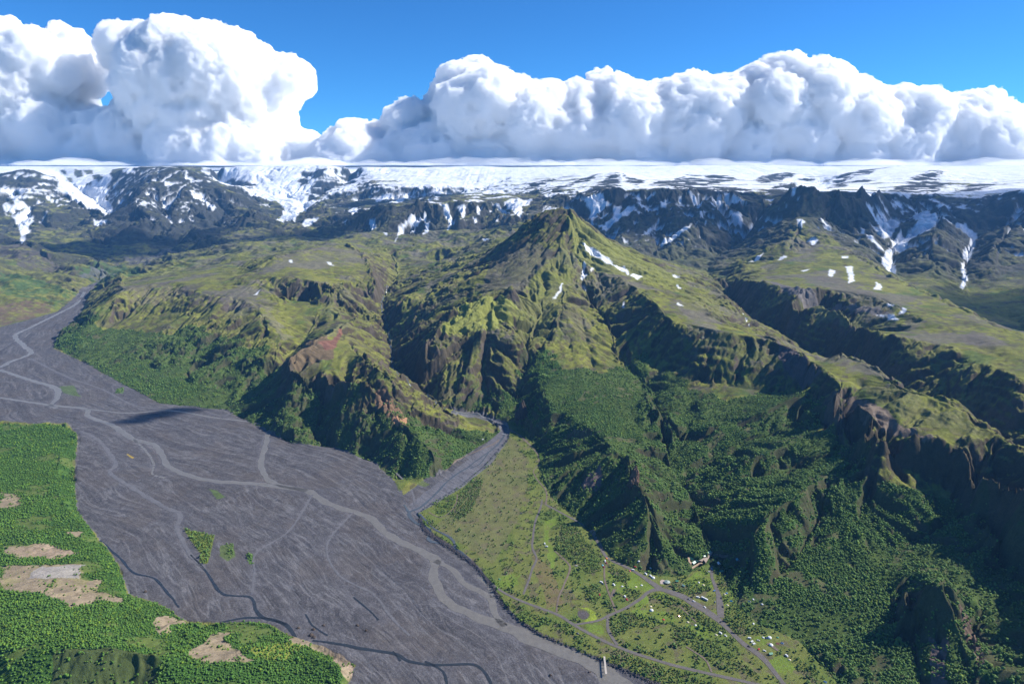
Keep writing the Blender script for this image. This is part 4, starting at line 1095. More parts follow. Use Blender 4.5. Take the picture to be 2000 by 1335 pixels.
CAMP = [
 # kind, colour, px, py, heading px, label
 ('bus', 'white', 1376, 1170, 6, 3, 'long white bus with a row of windows on the gravel junction'),
 ('van', 'white', 1363, 1166.5, 6, 1, 'white camper van parked just left of the white bus'),
 ('car', 'black', 1351, 1166, 6, 1, 'black car at the road edge left of the white camper van'),
 ('car', 'navy', 1345.5, 1170, 6, 3, 'dark blue car half under the birches on the near road edge'),
 ('car', 'white', 1355, 1174, 6, 2, 'white car on the near side of the road facing the white bus'),
 ('car', 'white', 1376.5, 1185.5, 6, 4, 'white car alone on the lower edge of the wide gravel junction'),
 ('car', 'grey', 1396.5, 1175.5, 2, -5, 'grey off-roader beside the round thicket on the junction'),
 ('car', 'black', 1409, 1168, 1, 4, 'black off-roader on the right verge of the lane to the huts'),
 ('car', 'black', 1412, 1185, 2, 5, 'black car with a pale bonnet at the right end of the junction'),
 ('car', 'blue', 1395, 1153.5, 4, -3, 'blue car at the point where the lane to the huts narrows'),
 ('car', 'black', 1387, 1111, 4, 1, 'black car in the small lay-by below the huts'),
 ('car', 'silver', 1385, 1116, 4, -1, 'silver car in the small lay-by below the huts'),
 ('car', 'black', 1408, 1214, 3, -4, 'black car tucked under the birches on the left of the valley road'),
 ('caravan', 'white', 1463.5, 1246.5, 6, 1, 'white caravan at the road by the lower tent field'),
 ('van', 'white', 1469, 1253, 5, -3, 'white van with its nose to the road, upper of a pair'),
 ('van', 'white', 1473, 1257.5, 5, -2, 'white van with its nose to the road, lower of a pair'),
 ('car', 'black', 1463, 1262, 5, 4, 'black car on the left edge of the road opposite the two white vans'),
 ('car', 'silver', 1481, 1250.5, 6, 1, 'silver car on the grass at the left end of the tent field'),
 ('car', 'red', 1482, 1267.5, 4, -3, 'bright red small car below the two white vans'),
 ('car', 'white', 1417, 1241, 6, 3, 'white car on the grass strip by the young birch rows'),
 ('caravan', 'white', 1407, 1236.5, 6, 4, 'small white trailer next to the white car on the grass strip'),
 ('car', 'red', 1326, 1203, 5, 3, 'red car alone on the brown heath below the junction'),
 ('car', 'red', 1171.5, 1161, 1, 5, 'red car alone on dry grass left of the two-wheel track'),
 ('caravan', 'white', 1220.5, 1165, 3, 4, 'white caravan coupled behind a red car by a birch clump'),
 ('car', 'red', 1224.5, 1170.5, 3, 4, 'red car towing the white caravan by a birch clump'),
 ('van', 'white', 1199, 1142, 5, 4, 'white camper van on open grass right of the two-wheel track'),
 ('car', 'navy', 1177.5, 1140, 3, 4, 'dark blue car beside the two-wheel track'),
 ('caravan', 'white', 1174, 1137, 3, 1, 'small white trailer touching the dark blue car'),
 ('car', 'black', 1227, 1188, 5, -3, 'dark car on the bend of the road below the birch clump'),
 ('car', 'silver', 1126, 1105, 6, -1, 'silver car at the foot of the big triangular thicket'),
 ('car', 'navy', 1018, 1003, 5, 0, 'dark blue car standing alone in the shrubby flat'),
 ('car', 'red', 1240.5, 1107, 5, 3, 'red car with a white roof on the forest-edge road'),
 ('van', 'white', 1261.5, 1121, 5, 4, 'long white van on the forest-edge road above the dome tent'),
 ('caravan', 'white', 1236, 1113, 6, 1, 'white caravan at the top corner of the green camping meadow'),
 ('car', 'darkred', 1184.5, 1099, 2, 3, 'dark red car below the orange tent'),
 ('van', 'white', 1182, 1096, 1, 4, 'white van squeezed between the orange tent and a dark red car'),
 ('car', 'darkred', 1179.5, 1107, 3, 5, 'dark red car at the head of the two-wheel track'),
 ('caravan', 'white', 1064, 1062, 2, 5, 'upper of two white caravans on the bright green strip'),
 ('caravan', 'white', 1067.5, 1067.5, 6, 1, 'lower of two white caravans on the bright green strip'),
 ('car', 'navy', 1128.5, 1237, 4, 2, 'dark blue car alone between the main road and the river dyke'),
 ('car', 'silver', 1390, 1111.5, 3, 2, 'pale car squeezed in at the top of the lane by the green hut'),
 ('van', 'white', 1271, 1125, 4, 3, 'white minibus beside the white dome tent'),
 ('car', 'white', 1493, 1270.5, 4, 1, 'small pale car at the lower corner of the tent field'),
 ('caravan', 'white', 943, 858.5, 5, 0, 'white caravan at the wood edge by the side stream'),
 ('car', 'white', 497, 828.5, 6, 0, 'white vehicle on the gravel at the foot of the left hills'),
 ('tent', 'orange', 1184.5, 1090, 3, 3, 'bright orange tent at the end of the thicket'),
 ('tent', 'cyan', 1177, 1103.5, 3, 3, 'pale cyan tent beside the dark red car'),
 ('tent', 'salmon', 1230, 1114.5, 3, 3, 'faded salmon tent left of the white caravan'),
 ('dome', 'white', 1275.8, 1128, 4, 2, 'big white round dome tent beside the gravel yard'),
 ('ridge', 'yellow', 1261.5, 1184, 5, 2, 'yellow and white ridge tent beside small round birches'),
 ('tent', 'cream', 1271, 1184, 4, 0, 'cream tent right of the yellow ridge tent'),
 ('dome', 'white', 1272.5, 1191.5, 3, 3, 'white dome tent below the cream tent'),
 ('tent', 'white', 1215, 1144.5, 4, 0, 'little white tent in the middle of the camping meadow'),
 ('tent', 'cream', 1242, 1145.5, 4, 0, 'cream tent between two round thickets in the camping meadow'),
 ('tent', 'white', 1253, 1142.5, 3, 0, 'tiny white tent high in the open camping meadow'),
 ('tent', 'white', 1270.5, 1109, 1, 3, 'white tent in a clearing just above the forest-edge road'),
 ('tent', 'white', 1247.5, 1095.5, 4, 0, 'small white tent in the upper forest clearing'),
 ('tent', 'cream', 1374, 1142, 4, 0, 'peach tent in the clearing between the lane and the pavilion'),
 ('tent', 'white', 1365, 1137, 1, 3, 'upright white tent among birches left of the lane'),
 ('tent', 'blue', 1419, 1158, 3, 1, 'blue tent under birches right of the lane'),
 ('tent', 'cream', 1415.5, 1160, 4, 1, 'cream tent left of the blue tent under birches'),
 ('ridge', 'cyan', 1428, 1173.5, 4, 1, 'pale blue ridge tent in the grass gap right of the junction'),
 ('ridge', 'cream', 1464, 1174, 5, 3, 'cream ridge tent in the small clearing deep in the birches'),
 ('tent', 'white', 1471, 1170, 2, 3, 'white tent just above the cream ridge tent'),
 ('tent', 'white', 1488.5, 1179.5, 3, 1, 'lone white tent at the right end of the wooded camp'),
 ('tent', 'cream', 1421, 1181.5, 3, 1, 'cream tent on the grass beside the black car at the junction'),
 ('ridge', 'navy', 1496.5, 1245.5, 1, 5, 'dark blue tall tent at the top of the tent field'),
 ('tent', 'white', 1490.5, 1244.5, 3, 1, 'whitish tent left of the dark blue tall tent'),
 ('dome', 'white', 1503, 1245, 3, 3, 'white dome tent right of the dark blue tall tent'),
 ('tent', 'green', 1518.5, 1244.5, 4, 1, 'green tent at the far right of the tent row'),
 ('ridge', 'salmon', 1519, 1256.5, 6, 1, 'red flat-topped tent beside a white awning'),
 ('ridge', 'white', 1528, 1255.5, 5, 2, 'white awning tent right of the red flat-topped tent'),
 ('dome', 'white', 1506, 1259.5, 4, 4, 'white domed trailer tent below the dark blue tall tent'),
 ('caravan', 'white', 1536, 1280.5, 5, 4, 'long white caravan at the birch edge of the lowest meadow'),
 ('tent', 'cream', 1542, 1288, 4, 1, 'cream tent below the long white caravan'),
 ('tent', 'white', 1358.5, 1220.5, 2, -3, 'white tent on the bright grass strip among birches'),
 ('tent', 'cream', 1399, 1239.5, 3, 1, 'cream tent left of the small white trailer'),
 ('tent', 'cream', 1343.5, 1214.5, 4, 1, 'tan tent at the upper end of the bright grass strip'),
 ('tent', 'red', 1295.5, 1209.5, 4, 1, 'red tent among scattered shrubs below the camping meadow'),
 ('tent', 'green', 975, 1130.5, 3, 3, 'green tent beside the river track'),
 ('ridge', 'white', 1612, 1331, 5, 2, 'white tent near the bottom edge beside the dyke'),
 ('tent', 'white', 1471.5, 1217.5, 1, -3, 'single white tent on the long grass gap in the birches'),
 ('hut', ('roofgreen', 'darkwood', 9, 7, 2.6, 2.4), 1384.5, 1080.5, 3, -3, 'green-roofed hut standing highest, at the end of the pale yard'),
 ('hut', ('green', 'darkwood', 9, 5.5, 2.5, 2.2), 1351, 1092.5, 6, 5, 'dark green steep-roofed wing of the lodge beside the wood'),
 ('hut', ('roofgreen', 'darkwood', 8, 5.5, 2.5, 2.1), 1354.5, 1100, 5, -2, 'green-roofed main lodge with a timber terrace'),
 ('hut', ('roofgreen', 'darkwood', 5, 4.5, 2.3, 2.0), 1361.5, 1098, 2, 4, 'small green-roofed annex at the right end of the lodge'),
 ('hut', ('palegreen', 'darkwood', 3.5, 2.6, 2.1, 1.0), 1375.5, 1087, 3, -2, 'tiny green-roofed shed left of the highest hut'),
 ('hut', ('white', 'darkwood', 7, 4, 2.3, 1.8), 1404, 1101.5, 2, 5, 'narrow hut with a half white roof right of the lane'),
 ('hut', ('green', 'darkwood', 8, 4, 2.3, 2.0), 1408, 1117, 3, 5, 'long dark green-roofed hut buried in birches'),
 ('hut', ('teal', 'darkwood', 6, 4.5, 2.3, 1.8), 1440.5, 1094.5, 1, 5, 'bluish-roofed cabin alone in the wood to the right of the lodge'),
 ('hut', ('palegreen', 'darkwood', 4.5, 3.6, 2.2, 1.3), 1335.5, 1144.5, 4, 2, 'small pale green-roofed hut among birches above the road'),
 ('hut', ('green', 'darkwood', 4.5, 3.4, 2.2, 1.2), 1322, 1135.5, 5, 0, 'dark green-roofed toilet hut beside the pavilion'),
 ('hut', ('roofgreen', 'darkwood', 5, 3.5, 2.2, 1.3), 1505, 1277.5, 6, -1, 'green-roofed shed at the edge of the lowest meadow'),
 ('pavilion', 'greyroof', 1303, 1137.5, 4, 0, 'large octagonal pavilion with a grey-green roof by the gravel yard'),
]
GR = {'car': 'cars around the camp', 'van': 'vans around the camp', 'caravan': 'caravans and trailers around the camp', 'tent': 'small tents around the camp', 'ridge': 'ridge tents around the camp', 'dome': 'white dome tents around the camp', 'hut': 'huts of the camp'}
NM = {'car': ('parked_car', 'car'), 'van': ('camper_van', 'van'), 'bus': ('bus', 'bus'), 'caravan': ('caravan', 'caravan'), 'tent': ('tent', 'tent'), 'ridge': ('ridge_tent', 'tent'), 'dome': ('dome_tent', 'tent'), 'hut': ('hut', 'hut'), 'pavilion': ('pavilion', 'pavilion')}
cache = {}
def dup_parts(src, dst):
    for ch in list(src.children):
        c_ = ch.copy(); COL.objects.link(c_); c_.parent = dst
for kd, colk, px, py, hx_, hy_, lb in CAMP:
    nm, ct = NM[kd]; rt = place(px, py, hx_, hy_, nm, lb, ct, GR.get(kd))
    key = (kd, colk)
    if key in cache: dup_parts(cache[key], rt); continue
    cache[key] = rt
    if kd == 'car': mk_car(rt, colk)
    elif kd == 'van': mk_van(rt, colk)
    elif kd == 'bus': mk_bus(rt, colk)
    elif kd == 'caravan': mk_caravan(rt, colk)
    elif kd == 'tent': mk_tent(rt, colk)
    elif kd == 'ridge': mk_ridge_tent(rt, colk)
    elif kd == 'dome': mk_domeyurt(rt, colk)
    elif kd == 'hut': mk_hut(rt, colk[0], colk[1], colk[2], colk[3], colk[4], colk[5])
    elif kd == 'pavilion': mk_pavilion(rt, colk)
def slab(name, s, mat, lift, thick, label=None, cat=None, kind=None):
    p = [hit(x, y) for x, y in pts(s)]; zt = max(q[2] for q in p) + lift; n = len(p)
    V = [(q[0], q[1], zt) for q in p] + [(q[0], q[1], zt - thick) for q in p]
    o = MB().add(V, [tuple(range(n)), tuple(range(2 * n - 1, n - 1, -1))] + [((i + 1) % n, i, n + i, n + (i + 1) % n) for i in range(n)]).build(name, mat, None)
    if label: o['label'] = label; o['category'] = cat
    if kind: o['kind'] = kind
    for q in p: EXCL.append((q[0], q[1]))
    return o
slab('terrace', "1351,1108 1365,1104 1367,1101 1372,1099 1372,1103 1366,1106.5 1352,1110.5", pm('timber'), 0.7, 2.0, 'pale timber terrace along the front of the main lodge', 'terrace')
slab('terrace', "1343,1092 1347,1089 1348,1097 1352,1100 1349,1102 1345,1097", pm('timber'), 0.6, 2.0, 'narrow timber terrace on the left of the lodge', 'terrace')
yard = noise_tinted('pale_gravel_yard', (0.34, 0.27, 0.22), (0.3, 2.0), 0.15)
slab('yard', "1364,1100 1368,1095 1374,1092 1380,1088 1388,1084 1391,1082 1391,1086 1386,1089 1382,1094 1378,1100 1374,1096 1370,1100", yard, 0.3, 2.0, kind='structure')
slab('yard', "1289,1134 1293,1131 1301,1133 1298,1140 1290,1140", noise_tinted('pale_yard_paving', (0.38, 0.31, 0.27), (0.3, 2.0), 0.15), 0.15, 1.0, kind='structure')
# bridges
def beam(rt, name, x0, x1, y0, y1, z0, z1, m): MB().box(x0, x1, y0, y1, z0, z1).build(name, m, rt)
def bridge(pa, pb, w, label, deck=2.2, piers=4, col='concrete'):
    a = hit(*pa); b = hit(*pb); L_ = math.hypot(b[0] - a[0], b[1] - a[1]); z_ = max(land_z(a[0], a[1]), land_z(b[0], b[1])) + deck
    rt = empty('footbridge', (a[0], a[1], z_), math.atan2(b[1] - a[1], b[0] - a[0]), label, 'bridge')
    beam(rt, 'deck', 0, L_, -w / 2, w / 2, -0.35, 0, pm(col))
    for s_ in (-1, 1):
        beam(rt, 'railing', 0, L_, s_ * w / 2 - .06, s_ * w / 2 + .06, 0.9, 1.0, pm('metal'))
        for k in range(int(L_ / 4) + 1): pass
    for k in range(piers):
        x = L_ * (k + .5) / piers; beam(rt, 'pier', x - .4, x + .4, -w * .35, w * .35, -deck - 1.5, -0.352, pm(col))
    return rt
bridge((1180, 1283), (1183.5, 1322), 2.4, 'long narrow pale footbridge reaching across the silty river channel', 2.0, 5)
bridge((979.5, 847), (987.5, 849.5), 1.8, 'short grey footbridge over the side stream', 1.5, 1, 'silver')
# boulder dyke along the river, rock spires, boulders
def rock_mesh(seed, n_=2, sx=1, sy=1, sz=1, rough=0.35):
    q = np.random.RandomState(seed)
    import bmesh
    bm = bmesh.new(); bmesh.ops.create_icosphere(bm, subdivisions=n_, radius=1.0)
    V = np.array([v.co[:] for v in bm.verts]); Fc = np.array([[v.index for v in f.verts] for f in bm.faces]); bm.free()
    nn_ = perlin3(V[:, 0] * 1.3 + seed * 3.3, V[:, 1] * 1.3, V[:, 2] * 0.8) * rough + perlin3(V[:, 0] * 3 + seed, V[:, 1] * 3, V[:, 2] * 1.6) * rough * 0.6 + perlin3(V[:, 0] * 7 + seed, V[:, 1] * 7, V[:, 2] * 5) * rough * 0.3
    V = V * (1 + nn_)[:, None] * np.array([sx, sy, sz]); return V, Fc
stone = noise_tinted('dark_rock', (0.085, 0.065, 0.050), (0.12, 0.9), 0.35, bump=1.5)
redstone = noise_tinted('reddish_rock', (0.17, 0.105, 0.075), (0.1, 0.8), 0.35, bump=1.5)
def rock(px, py, sx, sy, sz, seed, label, mat=stone, sub=5, sink=0.25, cat='rock', rough=0.35):
    x, y, z = hit(px, py); V, Fc = rock_mesh(seed, sub, sx, sy, sz, rough)
    zz = V[:, 2].copy(); kx = 1 - 0.45 * np.clip(zz / sz, -0.3, 1); V[:, 0] *= kx; V[:, 1] *= kx
    V = V + np.array([x, y, land_z(x, y) + sz * (1 - 2 * sink) * 0.9])
    o = mesh_from('rock_spire' if sz > 8 else 'boulder', V, Fc, mat, smooth=False); o['label'] = label; o['category'] = cat; return o
rock(1020, 812, 13, 11, 30, 4, 'tall dark rock pinnacle at the foot of the central mountain')
rock(1012, 815, 9, 8, 17, 9, 'lower rock tooth leaning on the left of the tall pinnacle')
rock(1240, 940, 9, 9, 24, 5, 'reddish rock horn on the crest of the wooded ridge', redstone)
rock(1233, 948, 7, 7, 13, 15, 'dark shoulder of rock under the reddish horn')
for k_, (px, py, s_) in enumerate([(768, 1262, 3), (773, 1266, 2.4), (698, 1221, 2.2), (612, 1229, 2.4), (632, 1221, 2.0), (583, 1226, 2.2), (715, 1231, 1.8), (284, 1155, 2.4), (1151, 1312, 1.6), (1075, 1318, 1.8)]):
    rock(px - (160 if 768 == px or 773 == px else 0), py - 22 if px in (768, 773) else py, s_ * 1.3, s_, s_, 30 + k_, ['largest brown boulder on the gravel under the near headland', 'second brown boulder touching the largest one', 'boulder out on the dark gravel right of the big pair', 'boulder just off the tip of the green headland', 'flat boulder right of the headland tip', 'small boulder at the mouth of the dark backwater', 'farther boulder on the gravel beyond the big pair', 'boulder on the left gravel below the green bank', 'dark boulder left of the footbridge end', 'dark boulder at the pale gravel tongue'][k_], stone, 2, 0.3, 'boulder', 0.3)
DY = "822,1010 832,1036 870,1062 905,1084 930,1104 950,1130 968,1152 985,1178 1010,1200 1050,1232 1090,1248 1130,1262 1180,1287 1230,1310 1270,1330 1300,1345 1400,1400"
V_, F_, ctr, _ = ribbon('', ' '.join(t + ',8' for t in DY.split()), None, 0, 0.1, 3)
BV, BF, o_n = [], [], 0
pr_r = [rock_mesh(60 + i, 1, 1.2, 1, 0.8, 0.3) for i in range(5)]
for (a_, b_) in ctr:
    for k_ in range(9):
        x, y = a_ + r.normal(0, 3.2), b_ + r.normal(0, 3.2); q_ = r.uniform(0.5, 1.35); v_, f_ = pr_r[r.randint(5)]
        if abs(x) > 1500: continue
        BV.append(v_ * q_ + np.array([x, y, base(y) + 1.2 * math.exp(-((x - a_) ** 2 + (y - b_) ** 2) / 20) + 0.2])); BF.append(f_ + o_n); o_n += len(v_)
dy = mesh_from('rock_dyke', np.concatenate(BV), np.concatenate(BF), noise_tinted('dyke_stone', (0.085, 0.075, 0.078), (0.3, 2), 0.4), smooth=False)
dy['kind'] = 'stuff'; dy['label'] = 'dark dyke of tipped boulders along the river edge of the camp flat'
# ---------------------------------------------------------------- birch woods
road_ctr = np.concatenate([r_[2] for r_ in rd]); road_w = np.concatenate([r_[3] for r_ in rd])
rk = {}
for (a_, b_), w_ in zip(road_ctr, road_w): rk.setdefault((int(a_ // 25), int(b_ // 25)), []).append((a_, b_, w_))
def near_road(x, y, pad):
    kx, ky = int(x // 25), int(y // 25)
    for i in (-1, 0, 1):
        for j in (-1, 0, 1):
            for a_, b_, w_ in rk.get((kx + i, ky + j), ()):
                if (x - a_) ** 2 + (y - b_) ** 2 < (w_ / 2 + pad) ** 2: return True
    return False
# scattered shrubs and thickets on the camp flat
shrub = np.zeros_like(Z)
shrub = np.where(flat, 0.10 + 0.75 * sstep(0.05, 0.32, n2 * 0.6 + n3 * 0.5), 0)
def thick(s, k, w_=6):
    global shrub
    shrub = np.where(area(s, w_) & flat, k, shrub)
thick("850,1040 940,905 985,852 1010,865 1030,905 1030,960 1000,1060 960,1100 920,1080", 0.08, 10)
for s_ in ["1095,1020 1130,1030 1165,1085 1175,1115 1150,1120 1110,1095 1083,1080 1082,1060 1095,1040", "1185,1100 1225,1120 1240,1130 1220,1140 1195,1125", "1220,1140 1240,1145 1255,1160 1235,1178 1220,1165",
           "1260,1160 1300,1158 1400,1215 1430,1242 1420,1250 1380,1228 1340,1205 1300,1180", "1310,1140 1380,1125 1392,1150 1350,1165 1320,1155", "1200,1245 1180,1200 1240,1195 1300,1210 1290,1225 1240,1225",
           "1310,1235 1350,1240 1420,1290 1440,1320 1400,1300 1360,1270 1320,1245", "1290,1205 1340,1222 1400,1260 1470,1310 1500,1338 1440,1310 1380,1265 1320,1235", "1205,1250 1290,1280 1300,1290 1220,1262",
           "865,990 900,960 930,930 945,940 920,1000 890,1020", "1085,985 1110,1000 1150,1025 1150,1010 1110,985", "1405,1085 1440,1180 1500,1240 1420,1240 1400,1160", "1375,1090 1400,1100 1385,1105", "1200,1265 1290,1300 1400,1335 1290,1335 1180,1285",
           "990,1150 1040,1165 1050,1178 1000,1160", "1140,1150 1165,1140 1180,1160 1165,1180 1145,1170", "1510,1265 1560,1285 1620,1330 1560,1310", "980,1170 1050,1200 1130,1235 1180,1275 1160,1270 1080,1225 990,1185"]:
    thick(s_, 0.85, 5)
for s_ in ["1063,1018 1085,1010 1090,1018 1075,1035 1070,1055 1088,1080 1082,1108 1076,1108 1072,1085 1063,1060", "1232,1118 1262,1132 1283,1147 1258,1153 1235,1153 1228,1142", "1128,1184 1150,1183 1166,1195 1166,1210 1150,1216 1128,1210",
           "1478,1245 1505,1242 1512,1262 1490,1265 1478,1255", "1500,1283 1530,1278 1560,1298 1545,1320 1525,1318 1505,1300", "1350,1095 1400,1078 1405,1112 1360,1112", "1470,1240 1540,1240 1545,1262 1480,1270", "1140,1215 1180,1218 1186,1245 1150,1235"]:
    thick(s_, 0.02, 1)
ISL = area("358,1030 370,1035 418,1045 412,1080 405,1100 388,1100 392,1080 372,1055", 3) | area("440,1062 455,1062 460,1083 448,1090", 3) | area("482,1080 495,1082 497,1103 486,1100", 2) | area("228,760 243,755 240,768 225,768", 3)
cover = np.maximum(np.clip(forest, 0, 1), shrub); cover = np.where(ISL, 0.6, cover)
def sample_grid(A, x, y):
    uu = np.interp(np.arctan2(x, y), ta, np.arange(NC)); vv = np.interp(np.log(np.hypot(x, y)), tv, np.arange(NR))
    i = np.clip(uu.astype(int), 0, NC - 2); j = np.clip(vv.astype(int), 0, NR - 2); fu = uu - i; fv = vv - j
    return (A[j, i] * (1 - fu) + A[j, i + 1] * fu) * (1 - fv) + (A[j + 1, i] * (1 - fu) + A[j + 1, i + 1] * fu) * fv
sp = 3.5
gx0, gy0 = np.meshgrid(np.arange(-2000, 1900, sp), np.arange(560, 3000, sp))
tx = (gx0 + r.uniform(-.48, .48, gx0.shape) * sp).ravel(); ty = (gy0 + r.uniform(-.48, .48, gx0.shape) * sp).ravel()
cv = sample_grid(cover, tx, ty)
tz = sample_grid(LAND, tx, ty)
qx, qy = project(tx, ty, tz)
fr = (qx > -120) & (qx < 2120) & (qy < 1420)
far_keep = np.where(np.hypot(tx, ty) > 2000, 0.55, 1.0)
ok = (r.rand(len(tx)) < cv * far_keep) & fr & (cv > 0.02)
tx, ty, tz, cv = tx[ok], ty[ok], tz[ok], cv[ok]
isflat = sample_grid(flat.astype(np.float32), tx, ty) > 0.5
ek = {}
for a_, b_ in EXCL: ek.setdefault((int(a_ // 12), int(b_ // 12)), []).append((a_, b_))
def near_ex(x, y):
    kx, ky = int(x // 12), int(y // 12)
    return any((x - a_) ** 2 + (y - b_) ** 2 < 36 for i in (-1, 0, 1) for j in (-1, 0, 1) for a_, b_ in ek.get((kx + i, ky + j), ()))
keep = np.array([not (near_road(a_, b_, 1.8) or near_ex(a_, b_)) if (f_ or b_ < 1250) else True for a_, b_, f_ in zip(tx, ty, isflat)])
tx, ty, tz, cv, isflat = (q[keep] for q in (tx, ty, tz, cv, isflat))
nl_ = sample_grid(nL.astype(np.float32), tx, ty) > 0.5
print('trees', len(tx))
size = 0.84 * r.uniform(0.6, 1.0, len(tx)) * (1 + 0.9 * r.rand(len(tx)) ** 4) * np.where(isflat, r.uniform(0.55, 1.1, len(tx)), 1.0) * np.where(np.hypot(tx, ty) > 2000, 1.3, 1.0)
def crown_proto(seed, level):
    """one birch: short tapered stem and an uneven crown of leaf clumps, about 5 m high"""
    q = np.random.RandomState(seed)
    if level:
        t = (1 + 5 ** .5) / 2
        v = np.array([(-1, t, 0), (1, t, 0), (-1, -t, 0), (1, -t, 0), (0, -1, t), (0, 1, t), (0, -1, -t), (0, 1, -t), (t, 0, -1), (t, 0, 1), (-t, 0, -1), (-t, 0, 1)], float)
        v /= np.linalg.norm(v[0])
        f = np.array([(0, 11, 5), (0, 5, 1), (0, 1, 7), (0, 7, 10), (0, 10, 11), (1, 5, 9), (5, 11, 4), (11, 10, 2), (10, 7, 6), (7, 1, 8), (3, 9, 4), (3, 4, 2), (3, 2, 6), (3, 6, 8), (3, 8, 9), (4, 9, 5), (2, 4, 11), (6, 2, 10), (8, 6, 7), (9, 8, 1)])
    VS, FS, o = [], [], 0
    for k in range(level):
        a_ = q.uniform(0, 6.28); rr = q.uniform(0.3, 1.4) if k else 0.2
        s_ = q.uniform(0.85, 1.5) * (1.0 if k else 1.35)
        vv = v * (1 + q.uniform(-.28, .28, (12, 1))) * s_ * np.array([1, 1, 0.9])
        vv += np.array([rr * math.cos(a_), rr * math.sin(a_), q.uniform(1.3, 3.3)])
        VS.append(vv); FS.append(f + o); o += 12
    if level >= 3:      # stem
        st = []
        for z_, w_ in ((-0.6, 0.16), (2.4, 0.08)):
            st += [(w_ * math.cos(a_), w_ * math.sin(a_), z_) for a_ in (0, 1.57, 3.14, 4.71)]
        VS.append(np.array(st)); e = []
        for i in range(4):
            j = (i + 1) % 4; e += [(i, j, 4 + j), (i, 4 + j, 4 + i)]
        FS.append(np.array(e) + o); o += 8
    return np.concatenate(VS), np.concatenate(FS)
P_hi = [crown_proto(s_, 5) for s_ in range(6)]; P_mid = [crown_proto(s_ + 20, 3) for s_ in range(6)]; P_lo = [crown_proto(s_ + 40, 2) for s_ in range(6)]
leaf_mat = noise_tinted('birch_leaves', 'tint', (0.9, 3.0), 0.30, rough=0.7, spec=0.15)
dist = np.sqrt(tx ** 2 + ty ** 2 + (H - tz) ** 2)
size = np.where(nl_, size * 0.85, size)
tn = fbm(tx / 60, ty / 60, 3)
colr = np.zeros((len(tx), 3), np.float32); colr[:] = (0.092, 0.160, 0.036)
colr[nl_] = (0.078, 0.155, 0.024)
colr *= (1 + 0.35 * tn + r.uniform(-.22, .22, len(tx)))[:, None]
yel = r.rand(len(tx)) < 0.12
colr[yel] *= np.array([1.5, 1.2, 0.8]); colr[isflat] *= np.array([0.85, 0.82, 0.85])
onscreen = (qx[ok][keep] > 5) & (qx[ok][keep] < 1995) & (qy[ok][keep] < 1328)
order = np.argsort(dist + np.where(onscreen, 0, 1e6))
indiv = order[:300]; rest = np.ones(len(tx), bool); rest[indiv] = False
def build_mass(sel_idx, protos, name):
    VS, FS, CS, o = [], [], [], 0
    for k, (pv, pf) in enumerate(protos):
        ii = sel_idx[k::len(protos)]
        if len(ii) == 0: continue
        a_ = r.uniform(0, 6.28, len(ii)); c_, s_ = np.cos(a_), np.sin(a_); sz = size[ii]
        vx = (pv[None, :, 0] * c_[:, None] - pv[None, :, 1] * s_[:, None]) * sz[:, None] + tx[ii][:, None]
        vy = (pv[None, :, 0] * s_[:, None] + pv[None, :, 1] * c_[:, None]) * sz[:, None] + ty[ii][:, None]
        vz = pv[None, :, 2] * sz[:, None] * r.uniform(.85, 1.2, len(ii))[:, None] + tz[ii][:, None]
        VS.append(np.stack([vx, vy, vz], -1).reshape(-1, 3))
        nvp = len(pv)
        FS.append((pf[None] + (np.arange(len(ii)) * nvp)[:, None, None] + o).reshape(-1, 3)); o += nvp * len(ii)
        CS.append(np.repeat(colr[ii], nvp, 0))
    ob = mesh_from(name, np.concatenate(VS), np.concatenate(FS), leaf_mat, np.concatenate(CS), smooth=True)
    ob['kind'] = 'stuff'; return ob
dd = np.where(rest, dist, 1e9)
far_i = np.nonzero(rest & (dist > 2100))[0]; mid_i = np.nonzero(rest & (dist <= 2100) & (dist > 1450))[0]; near_i = np.nonzero(rest & (dist <= 1450))[0]
for lst, pr, lb in ((near_i, P_hi, 'dense green birch wood and thickets around the camp and riverbank'), (mid_i, P_mid, 'green birch wood on the slopes behind the camp'), (far_i, P_lo, 'far low birch scrub at the foot of the hills')):
    ob = build_mass(lst, pr, 'birch_wood'); ob['label'] = lb
tm = []
for k, (pv, pf) in enumerate(P_hi):
    me_o = mesh_from('birch_tree', pv, pf, leaf_mat, np.tile(np.array([[0.060, 0.135, 0.020]], np.float32) * (0.85 + 0.08 * k), (len(pv), 1)))
    tm.append(me_o.data); bpy.data.objects.remove(me_o)
for n_, i in enumerate(indiv):
    o_ = bpy.data.objects.new('birch_tree', tm[n_ % 6]); COL.objects.link(o_)
    o_.location = (tx[i], ty[i], tz[i]); s_ = size[i]; o_.scale = (s_, s_, s_); o_.rotation_euler = (0, 0, r.uniform(0, 6.28))
    o_['label'] = 'small bushy green birch in the closest woods along the bottom edge'; o_['category'] = 'tree'
    o_['group'] = 'nearest birches on the riverbank and below the rock tower'
